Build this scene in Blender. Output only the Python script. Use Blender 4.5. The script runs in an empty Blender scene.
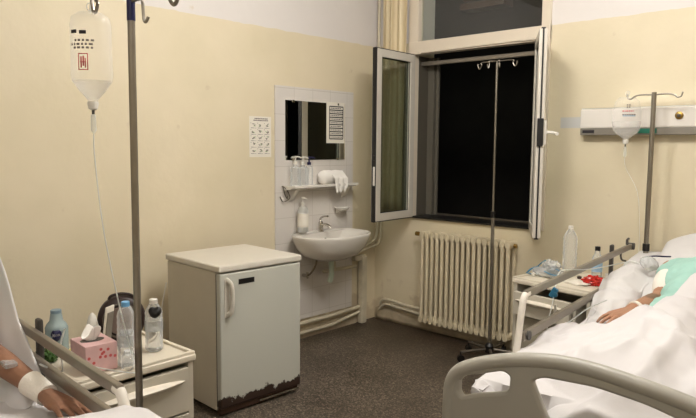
import bpy, bmesh, math, random
from mathutils import Vector, Matrix, Euler, noise
C = bpy.context.scene.collection
PI = math.pi
R = math.radians
random.seed(7)

# ---------------------------------------------------------------- camera
cam = bpy.data.objects.new('camera', bpy.data.cameras.new('camera'))
C.objects.link(cam)
yaw, pitch, roll = R(42.8), R(5.58), R(0.45)
fwd = Vector((-math.sin(yaw)*math.cos(pitch), math.cos(yaw)*math.cos(pitch), -math.sin(pitch)))
rt = Vector((math.cos(yaw), math.sin(yaw), 0))
up = rt.cross(fwd)
r2 = rt*math.cos(roll)+up*math.sin(roll)
u2 = -rt*math.sin(roll)+up*math.cos(roll)
m = Matrix((r2, u2, -fwd)).transposed().to_4x4()
m.translation = Vector((3.744, -4.407, 1.56))
cam.matrix_world = m
cam.data.sensor_width = 36
cam.data.lens = 642/696*36
cam.data.clip_start = 0.02
bpy.context.scene.camera = cam

# ---------------------------------------------------------------- world, exposure
w = bpy.data.worlds.new('night'); bpy.context.scene.world = w
w.use_nodes = True
w.node_tree.nodes['Background'].inputs[0].default_value = (0.05, 0.055, 0.06, 1)
w.node_tree.nodes['Background'].inputs[1].default_value = 0.25
vs = bpy.context.scene.view_settings
vs.view_transform = 'Standard'; vs.look = 'None'; vs.gamma = 1; vs.use_curve_mapping = False
vs.exposure = 0.0
CEIL_POWER = 132
PANEL_POWER = .6

# ---------------------------------------------------------------- materials
def srgb(r, g, b):
    f = lambda c: (c/255/12.92) if c/255 <= .04045 else ((c/255+.055)/1.055)**2.4
    return (f(r), f(g), f(b), 1)

def base(name):
    m = bpy.data.materials.new(name); m.use_nodes = True
    nt = m.node_tree
    return m, nt, nt.nodes['Principled BSDF']

def mat(name, col, rough=.5, metal=0, noise_amt=0, nscale=8, bump=0, bscale=60, trans=0, ior=1.45, spec=.5, sss=0, alpha=1):
    m, nt, p = base(name)
    p.inputs['Base Color'].default_value = col
    p.inputs['Roughness'].default_value = rough
    p.inputs['Metallic'].default_value = metal
    p.inputs['Transmission Weight'].default_value = trans
    p.inputs['IOR'].default_value = ior
    p.inputs['Specular IOR Level'].default_value = spec
    p.inputs['Alpha'].default_value = alpha
    tc = nt.nodes.new('ShaderNodeTexCoord')
    if noise_amt:
        n = nt.nodes.new('ShaderNodeTexNoise'); n.inputs['Scale'].default_value = nscale
        n.inputs['Detail'].default_value = 5
        nt.links.new(tc.outputs['Object'], n.inputs['Vector'])
        r = nt.nodes.new('ShaderNodeValToRGB')
        k = 1-noise_amt
        r.color_ramp.elements[0].position = .3; r.color_ramp.elements[1].position = .7
        r.color_ramp.elements[0].color = (col[0]*k, col[1]*k, col[2]*k, 1)
        r.color_ramp.elements[1].color = col
        nt.links.new(n.outputs['Fac'], r.inputs['Fac'])
        nt.links.new(r.outputs['Color'], p.inputs['Base Color'])
    if bump:
        n = nt.nodes.new('ShaderNodeTexNoise'); n.inputs['Scale'].default_value = bscale
        n.inputs['Detail'].default_value = 4
        nt.links.new(tc.outputs['Object'], n.inputs['Vector'])
        b = nt.nodes.new('ShaderNodeBump'); b.inputs['Strength'].default_value = bump
        b.inputs['Distance'].default_value = .01
        nt.links.new(n.outputs['Fac'], b.inputs['Height'])
        nt.links.new(b.outputs['Normal'], p.inputs['Normal'])
    return m

def add(nt, t, **kw):
    n = nt.nodes.new(t)
    for k, v in kw.items(): setattr(n, k, v)
    return n

def wall_mat(name):
    m, nt, p = base(name)
    g = add(nt, 'ShaderNodeNewGeometry')
    sep = add(nt, 'ShaderNodeSeparateXYZ'); nt.links.new(g.outputs['Position'], sep.inputs[0])
    n = add(nt, 'ShaderNodeTexNoise'); n.inputs['Scale'].default_value = 1.6; n.inputs['Detail'].default_value = 6
    nt.links.new(g.outputs['Position'], n.inputs['Vector'])
    cr = add(nt, 'ShaderNodeValToRGB')
    cr.color_ramp.elements[0].position = .3; cr.color_ramp.elements[0].color = srgb(215, 203, 173)
    cr.color_ramp.elements[1].position = .7; cr.color_ramp.elements[1].color = srgb(226, 213, 186)
    nt.links.new(n.outputs['Fac'], cr.inputs['Fac'])
    # two coats of paint: cream below 2.43 m, off-white above; the line is hand-cut
    n2 = add(nt, 'ShaderNodeTexNoise'); n2.inputs['Scale'].default_value = 9
    nt.links.new(g.outputs['Position'], n2.inputs['Vector'])
    ma = add(nt, 'ShaderNodeMath', operation='MULTIPLY_ADD'); ma.inputs[1].default_value = .02
    nt.links.new(n2.outputs['Fac'], ma.inputs[0]); nt.links.new(sep.outputs['Z'], ma.inputs[2])
    gt = add(nt, 'ShaderNodeMath', operation='GREATER_THAN'); gt.inputs[1].default_value = 2.44
    nt.links.new(ma.outputs[0], gt.inputs[0])
    mx = add(nt, 'ShaderNodeMix', data_type='RGBA')
    nt.links.new(gt.outputs[0], mx.inputs[0]); nt.links.new(cr.outputs[0], mx.inputs[6])
    mx.inputs[7].default_value = srgb(223, 217, 213)
    # scuffs, bare plaster and grime low on the wall
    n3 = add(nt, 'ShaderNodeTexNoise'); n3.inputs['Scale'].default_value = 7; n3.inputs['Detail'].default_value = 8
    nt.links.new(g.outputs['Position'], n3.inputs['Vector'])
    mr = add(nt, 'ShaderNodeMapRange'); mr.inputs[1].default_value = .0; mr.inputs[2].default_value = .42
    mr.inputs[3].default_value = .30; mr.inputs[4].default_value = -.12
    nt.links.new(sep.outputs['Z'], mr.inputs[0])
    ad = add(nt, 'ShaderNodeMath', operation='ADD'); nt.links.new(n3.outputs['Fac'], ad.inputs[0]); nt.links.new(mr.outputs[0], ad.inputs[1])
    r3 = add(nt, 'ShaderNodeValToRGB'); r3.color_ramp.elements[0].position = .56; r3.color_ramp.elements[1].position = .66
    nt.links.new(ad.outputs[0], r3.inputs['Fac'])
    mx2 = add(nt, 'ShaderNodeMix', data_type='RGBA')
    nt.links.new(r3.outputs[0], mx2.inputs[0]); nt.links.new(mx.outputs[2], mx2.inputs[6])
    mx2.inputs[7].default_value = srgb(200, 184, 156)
    nt.links.new(mx2.outputs[2], p.inputs['Base Color'])
    p.inputs['Roughness'].default_value = .55
    b = add(nt, 'ShaderNodeBump'); b.inputs['Strength'].default_value = .25; b.inputs['Distance'].default_value = .01
    n4 = add(nt, 'ShaderNodeTexNoise'); n4.inputs['Scale'].default_value = 14; n4.inputs['Detail'].default_value = 5
    nt.links.new(g.outputs['Position'], n4.inputs['Vector']); nt.links.new(n4.outputs['Fac'], b.inputs['Height'])
    nt.links.new(b.outputs['Normal'], p.inputs['Normal'])
    return m

def floor_mat():
    m, nt, p = base('speckled floor')
    g = add(nt, 'ShaderNodeNewGeometry')
    v = add(nt, 'ShaderNodeTexVoronoi'); v.inputs['Scale'].default_value = 130
    nt.links.new(g.outputs['Position'], v.inputs['Vector'])
    cr = add(nt, 'ShaderNodeValToRGB')
    e = cr.color_ramp.elements
    e[0].position = 0; e[0].color = srgb(50, 44, 38)
    e[1].position = 1; e[1].color = srgb(158, 146, 130)
    a = e.new(.45); a.color = srgb(82, 72, 62)
    a = e.new(.75); a.color = srgb(112, 101, 88)
    sx = add(nt, 'ShaderNodeSeparateColor'); nt.links.new(v.outputs['Color'], sx.inputs[0])
    nt.links.new(sx.outputs[0], cr.inputs['Fac'])
    n = add(nt, 'ShaderNodeTexNoise'); n.inputs['Scale'].default_value = 2.2; n.inputs['Detail'].default_value = 6
    nt.links.new(g.outputs['Position'], n.inputs['Vector'])
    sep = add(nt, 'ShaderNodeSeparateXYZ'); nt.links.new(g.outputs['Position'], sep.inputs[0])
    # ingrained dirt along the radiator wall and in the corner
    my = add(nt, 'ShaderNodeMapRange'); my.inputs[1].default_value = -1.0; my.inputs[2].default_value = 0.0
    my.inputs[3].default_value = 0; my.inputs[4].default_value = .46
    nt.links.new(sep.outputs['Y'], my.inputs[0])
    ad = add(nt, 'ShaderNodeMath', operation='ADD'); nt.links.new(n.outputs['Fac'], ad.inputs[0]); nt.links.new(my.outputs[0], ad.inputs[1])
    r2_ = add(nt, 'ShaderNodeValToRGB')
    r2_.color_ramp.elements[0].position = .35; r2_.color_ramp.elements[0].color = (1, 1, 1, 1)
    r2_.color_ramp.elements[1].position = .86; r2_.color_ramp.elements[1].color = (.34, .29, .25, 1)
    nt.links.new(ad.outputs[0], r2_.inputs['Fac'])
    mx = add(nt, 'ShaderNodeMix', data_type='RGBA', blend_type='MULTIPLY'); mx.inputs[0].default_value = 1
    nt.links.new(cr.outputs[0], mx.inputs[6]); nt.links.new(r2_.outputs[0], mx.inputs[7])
    nt.links.new(mx.outputs[2], p.inputs['Base Color'])
    p.inputs['Roughness'].default_value = .38
    return m

def tile_mat():
    m, nt, p = base('white wall tiles')
    g = add(nt, 'ShaderNodeNewGeometry')
    sep = add(nt, 'ShaderNodeSeparateXYZ'); nt.links.new(g.outputs['Position'], sep.inputs[0])
    cb = add(nt, 'ShaderNodeCombineXYZ'); nt.links.new(sep.outputs['Y'], cb.inputs[0]); nt.links.new(sep.outputs['Z'], cb.inputs[1])
    br = add(nt, 'ShaderNodeTexBrick'); br.offset = 0
    br.inputs['Scale'].default_value = 1; br.inputs['Brick Width'].default_value = .2; br.inputs['Row Height'].default_value = .2
    br.inputs['Mortar Size'].default_value = .0025; br.inputs['Mortar Smooth'].default_value = .3
    br.inputs['Color1'].default_value = srgb(214, 208, 202); br.inputs['Color2'].default_value = srgb(220, 214, 207)
    br.inputs['Mortar'].default_value = srgb(198, 191, 182)
    nt.links.new(cb.outputs[0], br.inputs['Vector'])
    nt.links.new(br.outputs['Color'], p.inputs['Base Color'])
    p.inputs['Roughness'].default_value = .28
    return m

def fridge_mat():
    m, nt, p = base('enamel with rust at the lower edge')
    tc = add(nt, 'ShaderNodeTexCoord'); sep = add(nt, 'ShaderNodeSeparateXYZ'); nt.links.new(tc.outputs['Object'], sep.inputs[0])
    n = add(nt, 'ShaderNodeTexNoise'); n.inputs['Scale'].default_value = 16; n.inputs['Detail'].default_value = 8; n.inputs['Roughness'].default_value = .7
    nt.links.new(tc.outputs['Object'], n.inputs['Vector'])
    mr = add(nt, 'ShaderNodeMapRange'); mr.inputs[1].default_value = .055; mr.inputs[2].default_value = .15
    mr.inputs[3].default_value = .34; mr.inputs[4].default_value = -.14
    nt.links.new(sep.outputs['Z'], mr.inputs[0])
    ad = add(nt, 'ShaderNodeMath', operation='ADD'); nt.links.new(n.outputs['Fac'], ad.inputs[0]); nt.links.new(mr.outputs[0], ad.inputs[1])
    cr = add(nt, 'ShaderNodeValToRGB'); cr.color_ramp.elements[0].position = .60; cr.color_ramp.elements[1].position = .64
    nt.links.new(ad.outputs[0], cr.inputs['Fac'])
    mx = add(nt, 'ShaderNodeMix', data_type='RGBA'); nt.links.new(cr.outputs[0], mx.inputs[0])
    mx.inputs[6].default_value = srgb(192, 192, 182); mx.inputs[7].default_value = srgb(52, 36, 28)
    nt.links.new(mx.outputs[2], p.inputs['Base Color']); p.inputs['Roughness'].default_value = .42
    return m

M = {}
M['wall'] = wall_mat('two-tone wall paint')
M['floor'] = floor_mat()
M['tile'] = tile_mat()
M['fridge_door'] = fridge_mat()
M['fridge'] = mat('fridge enamel', srgb(200, 192, 176), .42, noise_amt=.06, nscale=5)
M['fridge_top'] = mat('fridge worktop', srgb(216, 210, 198), .4, noise_amt=.05, nscale=6)
M['ceiling'] = mat('ceiling paint', srgb(238, 233, 224), .8)
M['pvc'] = mat('white window frame', srgb(222, 210, 192), .35, noise_amt=.05, nscale=4)
M['sash'] = mat('sash frame', srgb(205, 198, 186), .35, noise_amt=.05, nscale=4)
M['seal'] = mat('black rubber seal', srgb(25, 23, 22), .6)
M['glass'] = mat('window glass', (.93, .97, .94, 1), .01, trans=1, ior=1.45)
def glazing(name, tint):
    m = bpy.data.materials.new(name); m.use_nodes = True; nt = m.node_tree; nt.nodes.clear()
    out = add(nt, 'ShaderNodeOutputMaterial'); mix = add(nt, 'ShaderNodeMixShader'); tr = add(nt, 'ShaderNodeBsdfTransparent'); gl = add(nt, 'ShaderNodeBsdfGlossy')
    lw = add(nt, 'ShaderNodeLayerWeight'); lw.inputs['Blend'].default_value = .5; pw = add(nt, 'ShaderNodeMath', operation='POWER'); pw.inputs[1].default_value = 5; nt.links.new(lw.outputs['Facing'], pw.inputs[0]); fr = add(nt, 'ShaderNodeMath', operation='MULTIPLY_ADD'); fr.inputs[1].default_value = .9; fr.inputs[2].default_value = .045; nt.links.new(pw.outputs[0], fr.inputs[0])
    tr.inputs[0].default_value = tint; gl.inputs['Roughness'].default_value = .01; gl.inputs[0].default_value = (1, 1, 1, 1)
    nt.links.new(fr.outputs[0], mix.inputs[0]); nt.links.new(tr.outputs[0], mix.inputs[1]); nt.links.new(gl.outputs[0], mix.inputs[2]); nt.links.new(mix.outputs[0], out.inputs[0])
    return m
M['glass'] = glazing('window glass', (.93, .95, .92, 1))
M['glasstint'] = glazing('tinted double glazing', (.60, .64, .61, 1))
M['clear'] = mat('clear plastic', (.93, .96, .97, 1), .05, trans=1, ior=1.25)
M['frost'] = mat('translucent plastic', (.9, .92, .9, 1), .35, trans=.75, ior=1.3)
def film(name, col, alpha, rough=.08, edge=.55):
    m, nt, p = base(name)
    p.inputs['Base Color'].default_value = col; p.inputs['Roughness'].default_value = rough
    lw = add(nt, 'ShaderNodeLayerWeight'); lw.inputs['Blend'].default_value = .35
    mr = add(nt, 'ShaderNodeMapRange'); mr.inputs[3].default_value = alpha; mr.inputs[4].default_value = min(1, alpha+edge)
    nt.links.new(lw.outputs['Facing'], mr.inputs[0]); nt.links.new(mr.outputs[0], p.inputs['Alpha'])
    return m
M['clear'] = film('thin clear plastic', (.9, .93, .93, 1), .16)
M['water'] = mat('clear liquid', (.95, .97, 1, 1), .0, trans=1, ior=1.33)
M['steel'] = mat('brushed steel', srgb(150, 143, 132), .34, metal=.9, noise_amt=.1, nscale=20)
M['darksteel'] = mat('dull grey steel', srgb(112, 105, 96), .42, metal=.8, noise_amt=.1)
M['chrome'] = mat('chrome', srgb(200, 196, 188), .12, metal=1)
M['black'] = mat('black plastic', srgb(22, 20, 20), .4)
M['darkgrey'] = mat('dark grey plastic', srgb(70, 66, 62), .5)
M['navy'] = mat('navy plastic', srgb(24, 24, 70), .35)
M['white'] = mat('white plastic', srgb(222, 218, 210), .35)
M['ceramic'] = mat('white ceramic', srgb(224, 219, 211), .12)
M['mirror'] = mat('mirror silver', (.86, .88, .87, 1), .02, metal=1)
M['paper'] = mat('white paper', srgb(232, 226, 214), .8)
M['ink'] = mat('grey ink', srgb(118, 108, 104), .8)
M['inkdark'] = mat('black ink', srgb(40, 36, 40), .8)
M['redink'] = mat('faded red ink', srgb(200, 90, 90), .7)
M['greenink'] = mat('pale green ink', srgb(165, 190, 140), .7)
M['radiator'] = mat('cream radiator enamel', srgb(214, 201, 172), .4, noise_amt=.08, nscale=9)
M['pipe'] = mat('cream painted pipe', srgb(212, 202, 178), .45, noise_amt=.2, nscale=10)
M['brass'] = mat('brass', srgb(160, 130, 70), .35, metal=.9)
M['hose'] = mat('braided hose', srgb(128, 116, 98), .4, metal=.5)
M['drain'] = mat('pale green plastic', srgb(184, 196, 178), .4)
M['wood'] = mat('dark brown wood', srgb(74, 52, 38), .5, noise_amt=.2)
M['nightwall'] = mat('dark outdoor render', srgb(48, 44, 38), .9, noise_amt=.3, nscale=3)
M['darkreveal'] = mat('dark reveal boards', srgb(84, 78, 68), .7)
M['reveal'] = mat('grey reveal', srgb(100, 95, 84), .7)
M['panel'] = mat('bed head panel enamel', srgb(226, 220, 212), .35)
M['panelgrey'] = mat('grey aluminium channel', srgb(140, 134, 124), .4, metal=.3)
M['green'] = mat('green plastic', srgb(30, 110, 90), .4)
M['bedplastic'] = mat('beige grey bed plastic', srgb(168, 164, 154), .38, noise_amt=.05, nscale=5)
M['bedframe'] = mat('grey bed steel', srgb(150, 146, 138), .45, metal=.2)
M['railbar'] = mat('anodised rail bar', srgb(146, 138, 126), .38, metal=.65, noise_amt=.08)
M['railpost'] = mat('white lacquered rail tube', srgb(226, 220, 210), .35)
M['sheet'] = mat('white cotton sheet', srgb(216, 213, 212), .85, noise_amt=.05, nscale=3, bump=.25, bscale=9)
M['blanket'] = mat('white cotton blanket', srgb(214, 210, 210), .85, noise_amt=.03, nscale=3, bump=.2, bscale=12)
M['mattress'] = mat('blue grey mattress cover', srgb(170, 178, 178), .6)
M['gown'] = mat('pale aqua gown', srgb(166, 208, 196), .8, noise_amt=.12, nscale=9, bump=.3, bscale=20)
M['skin'] = mat('skin', srgb(172, 128, 100), .55, noise_amt=.12, nscale=14, bump=.15, bscale=70)
M['skin'].node_tree.nodes['Principled BSDF'].inputs['Subsurface Weight'].default_value = .08
M['skin_dark'] = mat('tanned skin', srgb(150, 108, 84), .55, noise_amt=.14, nscale=14, bump=.15, bscale=70)
M['bruise'] = mat('bruised skin', srgb(120, 92, 74), .6, noise_amt=.2, nscale=40)
M['nail'] = mat('finger nail', srgb(214, 170, 144), .3)
M['gauze'] = mat('white gauze', srgb(238, 232, 222), .9, bump=.4, bscale=120)
M['hair'] = mat('grey brown hair', srgb(90, 76, 64), .7, noise_amt=.4, nscale=60)
M['lip'] = mat('lips', srgb(170, 104, 90), .5)
M['eye'] = mat('closed eyelid', srgb(170, 122, 96), .5)
M['ns'] = mat('cream grey nightstand', srgb(198, 191, 176), .42, noise_amt=.05, nscale=5)
M['nstop'] = mat('pale nightstand tray', srgb(220, 211, 193), .4, noise_amt=.04, nscale=7)
M['nsgrey'] = mat('grey nightstand body', srgb(150, 143, 126), .5, noise_amt=.06, nscale=5)
M['nshandle'] = mat('white drawer pull', srgb(226, 217, 202), .35)
M['pink'] = mat('pink card', srgb(220, 180, 178), .6, noise_amt=.12, nscale=30)
M['tissue'] = mat('tissue', srgb(240, 236, 230), .9)
M['bluecap'] = mat('light blue cap', srgb(110, 170, 215), .35)
M['labelblue'] = mat('pale blue label', srgb(150, 180, 205), .5)
M['paleblue'] = mat('pale blue bottle', srgb(172, 190, 190), .25, trans=.3)
M['greycap'] = mat('blue grey cap', srgb(112, 134, 146), .35)
M['bag'] = mat('dark brown bag', srgb(44, 28, 26), .45, noise_amt=.3, nscale=20)
M['red'] = mat('glossy red wrapper', srgb(206, 44, 32), .25, noise_amt=.3, nscale=30)
M['yellow'] = mat('yellow card', srgb(222, 212, 110), .6)
M['greenbag'] = mat('green wrapper', srgb(70, 104, 48), .35, noise_amt=.4, nscale=30)
M['tealpack'] = mat('teal blue wrapper', srgb(50, 110, 140), .3)
M['packclear'] = mat('crinkled clear film', (.93, .96, .97, 1), .12, trans=.7, ior=1.3, bump=1, bscale=40)
M['glow'] = None
cm, cnt, cp = base('fluorescent diffuser'); M['glow'] = cm
cp.inputs['Base Color'].default_value = (.9, .9, .9, 1)
cp.inputs['Emission Color'].default_value = (1, .96, .88, 1); cp.inputs['Emission Strength'].default_value = 3
def curtain_mat():
    m, nt, p = base('striped cream curtain')
    p.inputs['Base Color'].default_value = srgb(226, 205, 160); p.inputs['Roughness'].default_value = .85
    tc = add(nt, 'ShaderNodeTexCoord'); wv = add(nt, 'ShaderNodeTexWave'); wv.inputs['Scale'].default_value = 9; wv.inputs['Distortion'].default_value = 1
    nt.links.new(tc.outputs['Object'], wv.inputs['Vector'])
    cr = add(nt, 'ShaderNodeValToRGB'); cr.color_ramp.elements[0].color = srgb(202, 184, 148); cr.color_ramp.elements[1].color = srgb(226, 212, 180)
    nt.links.new(wv.outputs['Fac'], cr.inputs['Fac']); nt.links.new(cr.outputs[0], p.inputs['Base Color'])
    return m
M['curtain'] = curtain_mat()

# ---------------------------------------------------------------- helpers
def sharpen(bm, ang=38):
    for f in bm.faces: f.smooth = True
    for e in bm.edges:
        if len(e.link_faces) == 2 and e.calc_face_angle(0) > R(ang): e.smooth = False

def obj(name, bm, material, parent=None, ang=38):
    bmesh.ops.recalc_face_normals(bm, faces=bm.faces)
    sharpen(bm, ang)
    me = bpy.data.meshes.new(name); bm.to_mesh(me); bm.free()
    mats = material if isinstance(material, (list, tuple)) else [material]
    for k in mats: me.materials.append(M[k] if isinstance(k, str) else k)
    o = bpy.data.objects.new(name, me); C.objects.link(o)
    if parent: o.parent = parent
    if ang <= 38:
        wn = o.modifiers.new('normals', 'WEIGHTED_NORMAL'); wn.keep_sharp = True
    return o

def tag(o, label, cat, group=None):
    o['label'] = label; o['category'] = cat
    if group: o['group'] = group
    return o

def thing(name, label, cat, loc=(0, 0, 0), rz=0, group=None):
    o = bpy.data.objects.new(name, None); C.objects.link(o)
    o.location = loc; o.rotation_euler = (0, 0, rz); o.empty_display_size = .1
    return tag(o, label, cat, group)

def struct(name, bm, material, parent=None):
    o = obj(name, bm, material, parent)
    if not parent: o['kind'] = 'structure'
    return o

def nb(): return bmesh.new()

def box(bm, x0, x1, y0, y1, z0, z1, bev=0, mi=0, rot=None, seg=2):
    vs_ = [Vector((x, y, z)) for x in (x0, x1) for y in (y0, y1) for z in (z0, z1)]
    c = Vector(((x0+x1)/2, (y0+y1)/2, (z0+z1)/2))
    if rot is not None: vs_ = [c+rot@(v-c) for v in vs_]
    v = [bm.verts.new(a) for a in vs_]
    fs = [(0, 1, 3, 2), (4, 6, 7, 5), (0, 4, 5, 1), (2, 3, 7, 6), (0, 2, 6, 4), (1, 5, 7, 3)]
    faces = [bm.faces.new([v[i] for i in f]) for f in fs]
    for f in faces: f.material_index = mi
    if bev:
        es = list({e for f in faces for e in f.edges})
        r = bmesh.ops.bevel(bm, geom=es, offset=bev, segments=seg, profile=.5, affect='EDGES')
        for f in r['faces']: f.material_index = mi
    return bm

def frames(pts):
    pts = [Vector(p) for p in pts]; n = len(pts); out = []
    t0 = (pts[1]-pts[0]).normalized()
    a = Vector((0, 0, 1)) if abs(t0.z) < .9 else Vector((1, 0, 0))
    nrm = t0.cross(a).normalized()
    for i in range(n):
        t = (pts[min(i+1, n-1)]-pts[max(i-1, 0)])
        t = t.normalized() if t.length > 1e-9 else t0
        nrm = (nrm-t*nrm.dot(t)).normalized()
        out.append((pts[i], t, nrm, t.cross(nrm)))
    return out

def smooth_path(pts, k=6):
    pts = [Vector(p) for p in pts]
    out = []
    for i in range(len(pts)-1):
        p0 = pts[max(i-1, 0)]; p1 = pts[i]; p2 = pts[i+1]; p3 = pts[min(i+2, len(pts)-1)]
        for j in range(k):
            t = j/k
            out.append(.5*((2*p1)+(-p0+p2)*t+(2*p0-5*p1+4*p2-p3)*t*t+(-p0+3*p1-3*p2+p3)*t**3))
    out.append(pts[-1]); return out

def tube(bm, pts, r, seg=10, mi=0, smooth=0, flat=1.0):
    if smooth: pts = smooth_path(pts, smooth)
    fr = frames(pts); n = len(fr); rings = []
    for i, (p, t, a, b) in enumerate(fr):
        rr = r[i] if isinstance(r, (list, tuple)) else r
        rings.append([bm.verts.new(p+a*math.cos(2*PI*k/seg)*rr+b*math.sin(2*PI*k/seg)*rr*flat) for k in range(seg)])
    for i in range(n-1):
        for k in range(seg):
            f = bm.faces.new([rings[i][k], rings[i][(k+1) % seg], rings[i+1][(k+1) % seg], rings[i+1][k]]); f.material_index = mi
    f = bm.faces.new(rings[0][::-1]); f.material_index = mi
    f = bm.faces.new(rings[-1]); f.material_index = mi
    return bm

def lathe(bm, prof, c=(0, 0, 0), seg=24, mi=0, sx=1, sy=1, axis=None):
    """prof: list of (radius, height); closed at both ends"""
    c = Vector(c); rings = []
    q = Matrix.Identity(3) if axis is None else Vector((0, 0, 1)).rotation_difference(Vector(axis)).to_matrix()
    for r, z in prof:
        r = max(r, .0004)
        rings.append([bm.verts.new(c+q@Vector((r*sx*math.cos(2*PI*k/seg), r*sy*math.sin(2*PI*k/seg), z))) for k in range(seg)])
    for i in range(len(rings)-1):
        for k in range(seg):
            f = bm.faces.new([rings[i][k], rings[i][(k+1) % seg], rings[i+1][(k+1) % seg], rings[i+1][k]]); f.material_index = mi
    f = bm.faces.new(rings[0][::-1]); f.material_index = mi
    f = bm.faces.new(rings[-1]); f.material_index = mi
    return bm

def grid(bm, fn, nu, nv, u0=0, u1=1, v0=0, v1=1, mi=0):
    vv = [[bm.verts.new(fn(u0+(u1-u0)*i/nu, v0+(v1-v0)*j/nv)) for j in range(nv+1)] for i in range(nu+1)]
    for i in range(nu):
        for j in range(nv):
            f = bm.faces.new([vv[i][j], vv[i+1][j], vv[i+1][j+1], vv[i][j+1]]); f.material_index = mi
    return vv

def solid(o, t, off=-1):
    s = o.modifiers.new('thickness', 'SOLIDIFY'); s.thickness = t; s.offset = off; return o

def nz(x, y, z=0): return noise.noise(Vector((x, y, z)))
def sstep(a, b, x):
    t = max(0, min(1, (x-a)/(b-a))); return t*t*(3-2*t)

def capsule(bm, a, b, ra, rb, n=10, s=12):
    a = Vector(a); b = Vector(b); d = b-a; L = d.length
    prof = []
    for i in range(5): 
        t = -PI/2+PI/2*i/4; prof.append((ra*math.cos(t), ra*math.sin(t)))
    for i in range(5):
        t = PI/2*i/4; prof.append((rb*math.cos(t), L+rb*math.sin(t)))
    lathe(bm, prof, a, s, axis=d.normalized() if L > 1e-6 else (0, 0, 1))

def ellipsoid(bm, c, r, rot=None, s=16):
    prof = [(math.cos(-PI/2+PI*i/12), math.sin(-PI/2+PI*i/12)) for i in range(13)]
    n0 = len(bm.verts)
    lathe(bm, prof, (0, 0, 0), s)
    bm.verts.ensure_lookup_table()
    q = rot or Matrix.Identity(3)
    for v in bm.verts[n0:]:
        v.co = Vector(c)+q@Vector((v.co.x*r[0], v.co.y*r[1], v.co.z*r[2]))

def remesh(o, vox, it=6):
    r = o.modifiers.new('blend', 'REMESH'); r.mode = 'VOXEL'; r.voxel_size = vox; r.use_smooth_shade = True
    s = o.modifiers.new('soft', 'SMOOTH'); s.factor = .5; s.iterations = it
    return o

# ================================================================ ROOM
RX, RY, RZ = 5.4, -6.2, 3.25
struct('floor', box(nb(), 0, RX, RY, 0, -.1, 0), 'floor')
struct('ceiling', box(nb(), -.2, RX+.2, RY-.2, .32, RZ, RZ+.1), 'ceiling')
struct('wall_left', box(nb(), -.2, 0, RY, 0, 0, RZ), 'wall')
struct('wall_right', box(nb(), RX, RX+.2, RY, 0, 0, RZ), 'wall')
struct('wall_front', box(nb(), -.2, RX+.2, RY-.2, RY, 0, RZ), 'wall')
WX0, WX1, WZ0, WZ1 = .385, 1.60, .955, 3.12
b = nb()
box(b, -.2, WX0, 0, .32, 0, RZ); box(b, WX1, RX+.2, 0, .32, 0, RZ)
box(b, WX0, WX1, 0, .32, 0, WZ0); box(b, WX0, WX1, 0, .32, WZ1, RZ)
struct('wall_back', b, 'wall')
# tiled splashback behind the basin
struct('trim_1', box(nb(), 0, .012, -1.194, -.318, .16, 2.016, .003), 'tile')
# low skirting of the tap wall and the radiator wall
M['skirt'] = mat('worn skirting', srgb(196, 180, 152), .6, noise_amt=.3, nscale=12)
struct('baseboard_left', box(nb(), 0, .014, RY, -.26, 0, .085, .003), 'skirt')
def crumble():
    b = nb()
    fn = lambda u, v: Vector((.03+u*5.3, -.008-.006*nz(u*40, v*3), v*(.11+.05*nz(u*25, 3.1)+.02*nz(u*90, 1))))
    grid(b, fn, 160, 3); return b
o = struct('baseboard_back', crumble(), 'skirt'); solid(o, .012, 0)

# ---- window: frame, transom pane, two open sashes
win = bpy.data.objects.new('window_1', None); C.objects.link(win); win['kind'] = 'structure'; win.location = (0, 0, 0)
FY0, FY1 = -.018, .055
b = nb()
box(b, WX0-.025, .458, FY0, FY1, 2.33, WZ1, .004)
box(b, WX0-.025, .42, FY0, FY1, WZ0, 2.33, .004)
box(b, 1.555, WX1+.025, FY0, FY1, 2.33, WZ1, .004)
box(b, 1.515, WX1+.025, FY0, FY1, WZ0, 2.33, .004)
box(b, WX0-.025, WX1+.025, FY0-.004, FY1, 2.325, 2.432, .006)
box(b, WX0, WX1, FY0, FY1, 3.06, WZ1, .004)
obj('window_frame', b, 'pvc', win)
b = nb(); box(b, .40, 1.56, FY0-.004, .30, WZ0, WZ0+.014, .003)
obj('window_sill', b, 'black', win)
obj('pane', box(nb(), .45, 1.56, .03, .036, 2.42, 3.07), 'glass', win)
b = nb(); tube(b, [(.44, FY0-.012, 2.335), (1.50, FY0-.012, 2.345)], .006, 8)
box(b, .40, .50, FY0-.02, FY0, 2.325, 2.345, .003); box(b, 1.40, 1.52, FY0-.02, FY0, 2.335, 2.356, .003)
obj('latch_bar', b, 'pvc', win)
# outer layer of the double window: stiles and shutter rail deep in the reveal
b = nb()
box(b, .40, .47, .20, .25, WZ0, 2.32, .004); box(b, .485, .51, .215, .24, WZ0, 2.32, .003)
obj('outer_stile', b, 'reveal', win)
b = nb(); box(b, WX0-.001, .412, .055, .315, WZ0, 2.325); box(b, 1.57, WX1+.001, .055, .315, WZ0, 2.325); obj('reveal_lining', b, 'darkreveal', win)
b = nb(); box(b, .40, 1.60, .10, .13, 2.245, 2.280, .006); obj('shutter_rail', b, 'railbar', win)
b = nb(); box(b, .41, 1.60, .22, .24, WZ0+.014, WZ0+.03, .003); obj('outer_sill_rail', b, 'darksteel', win)

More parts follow.
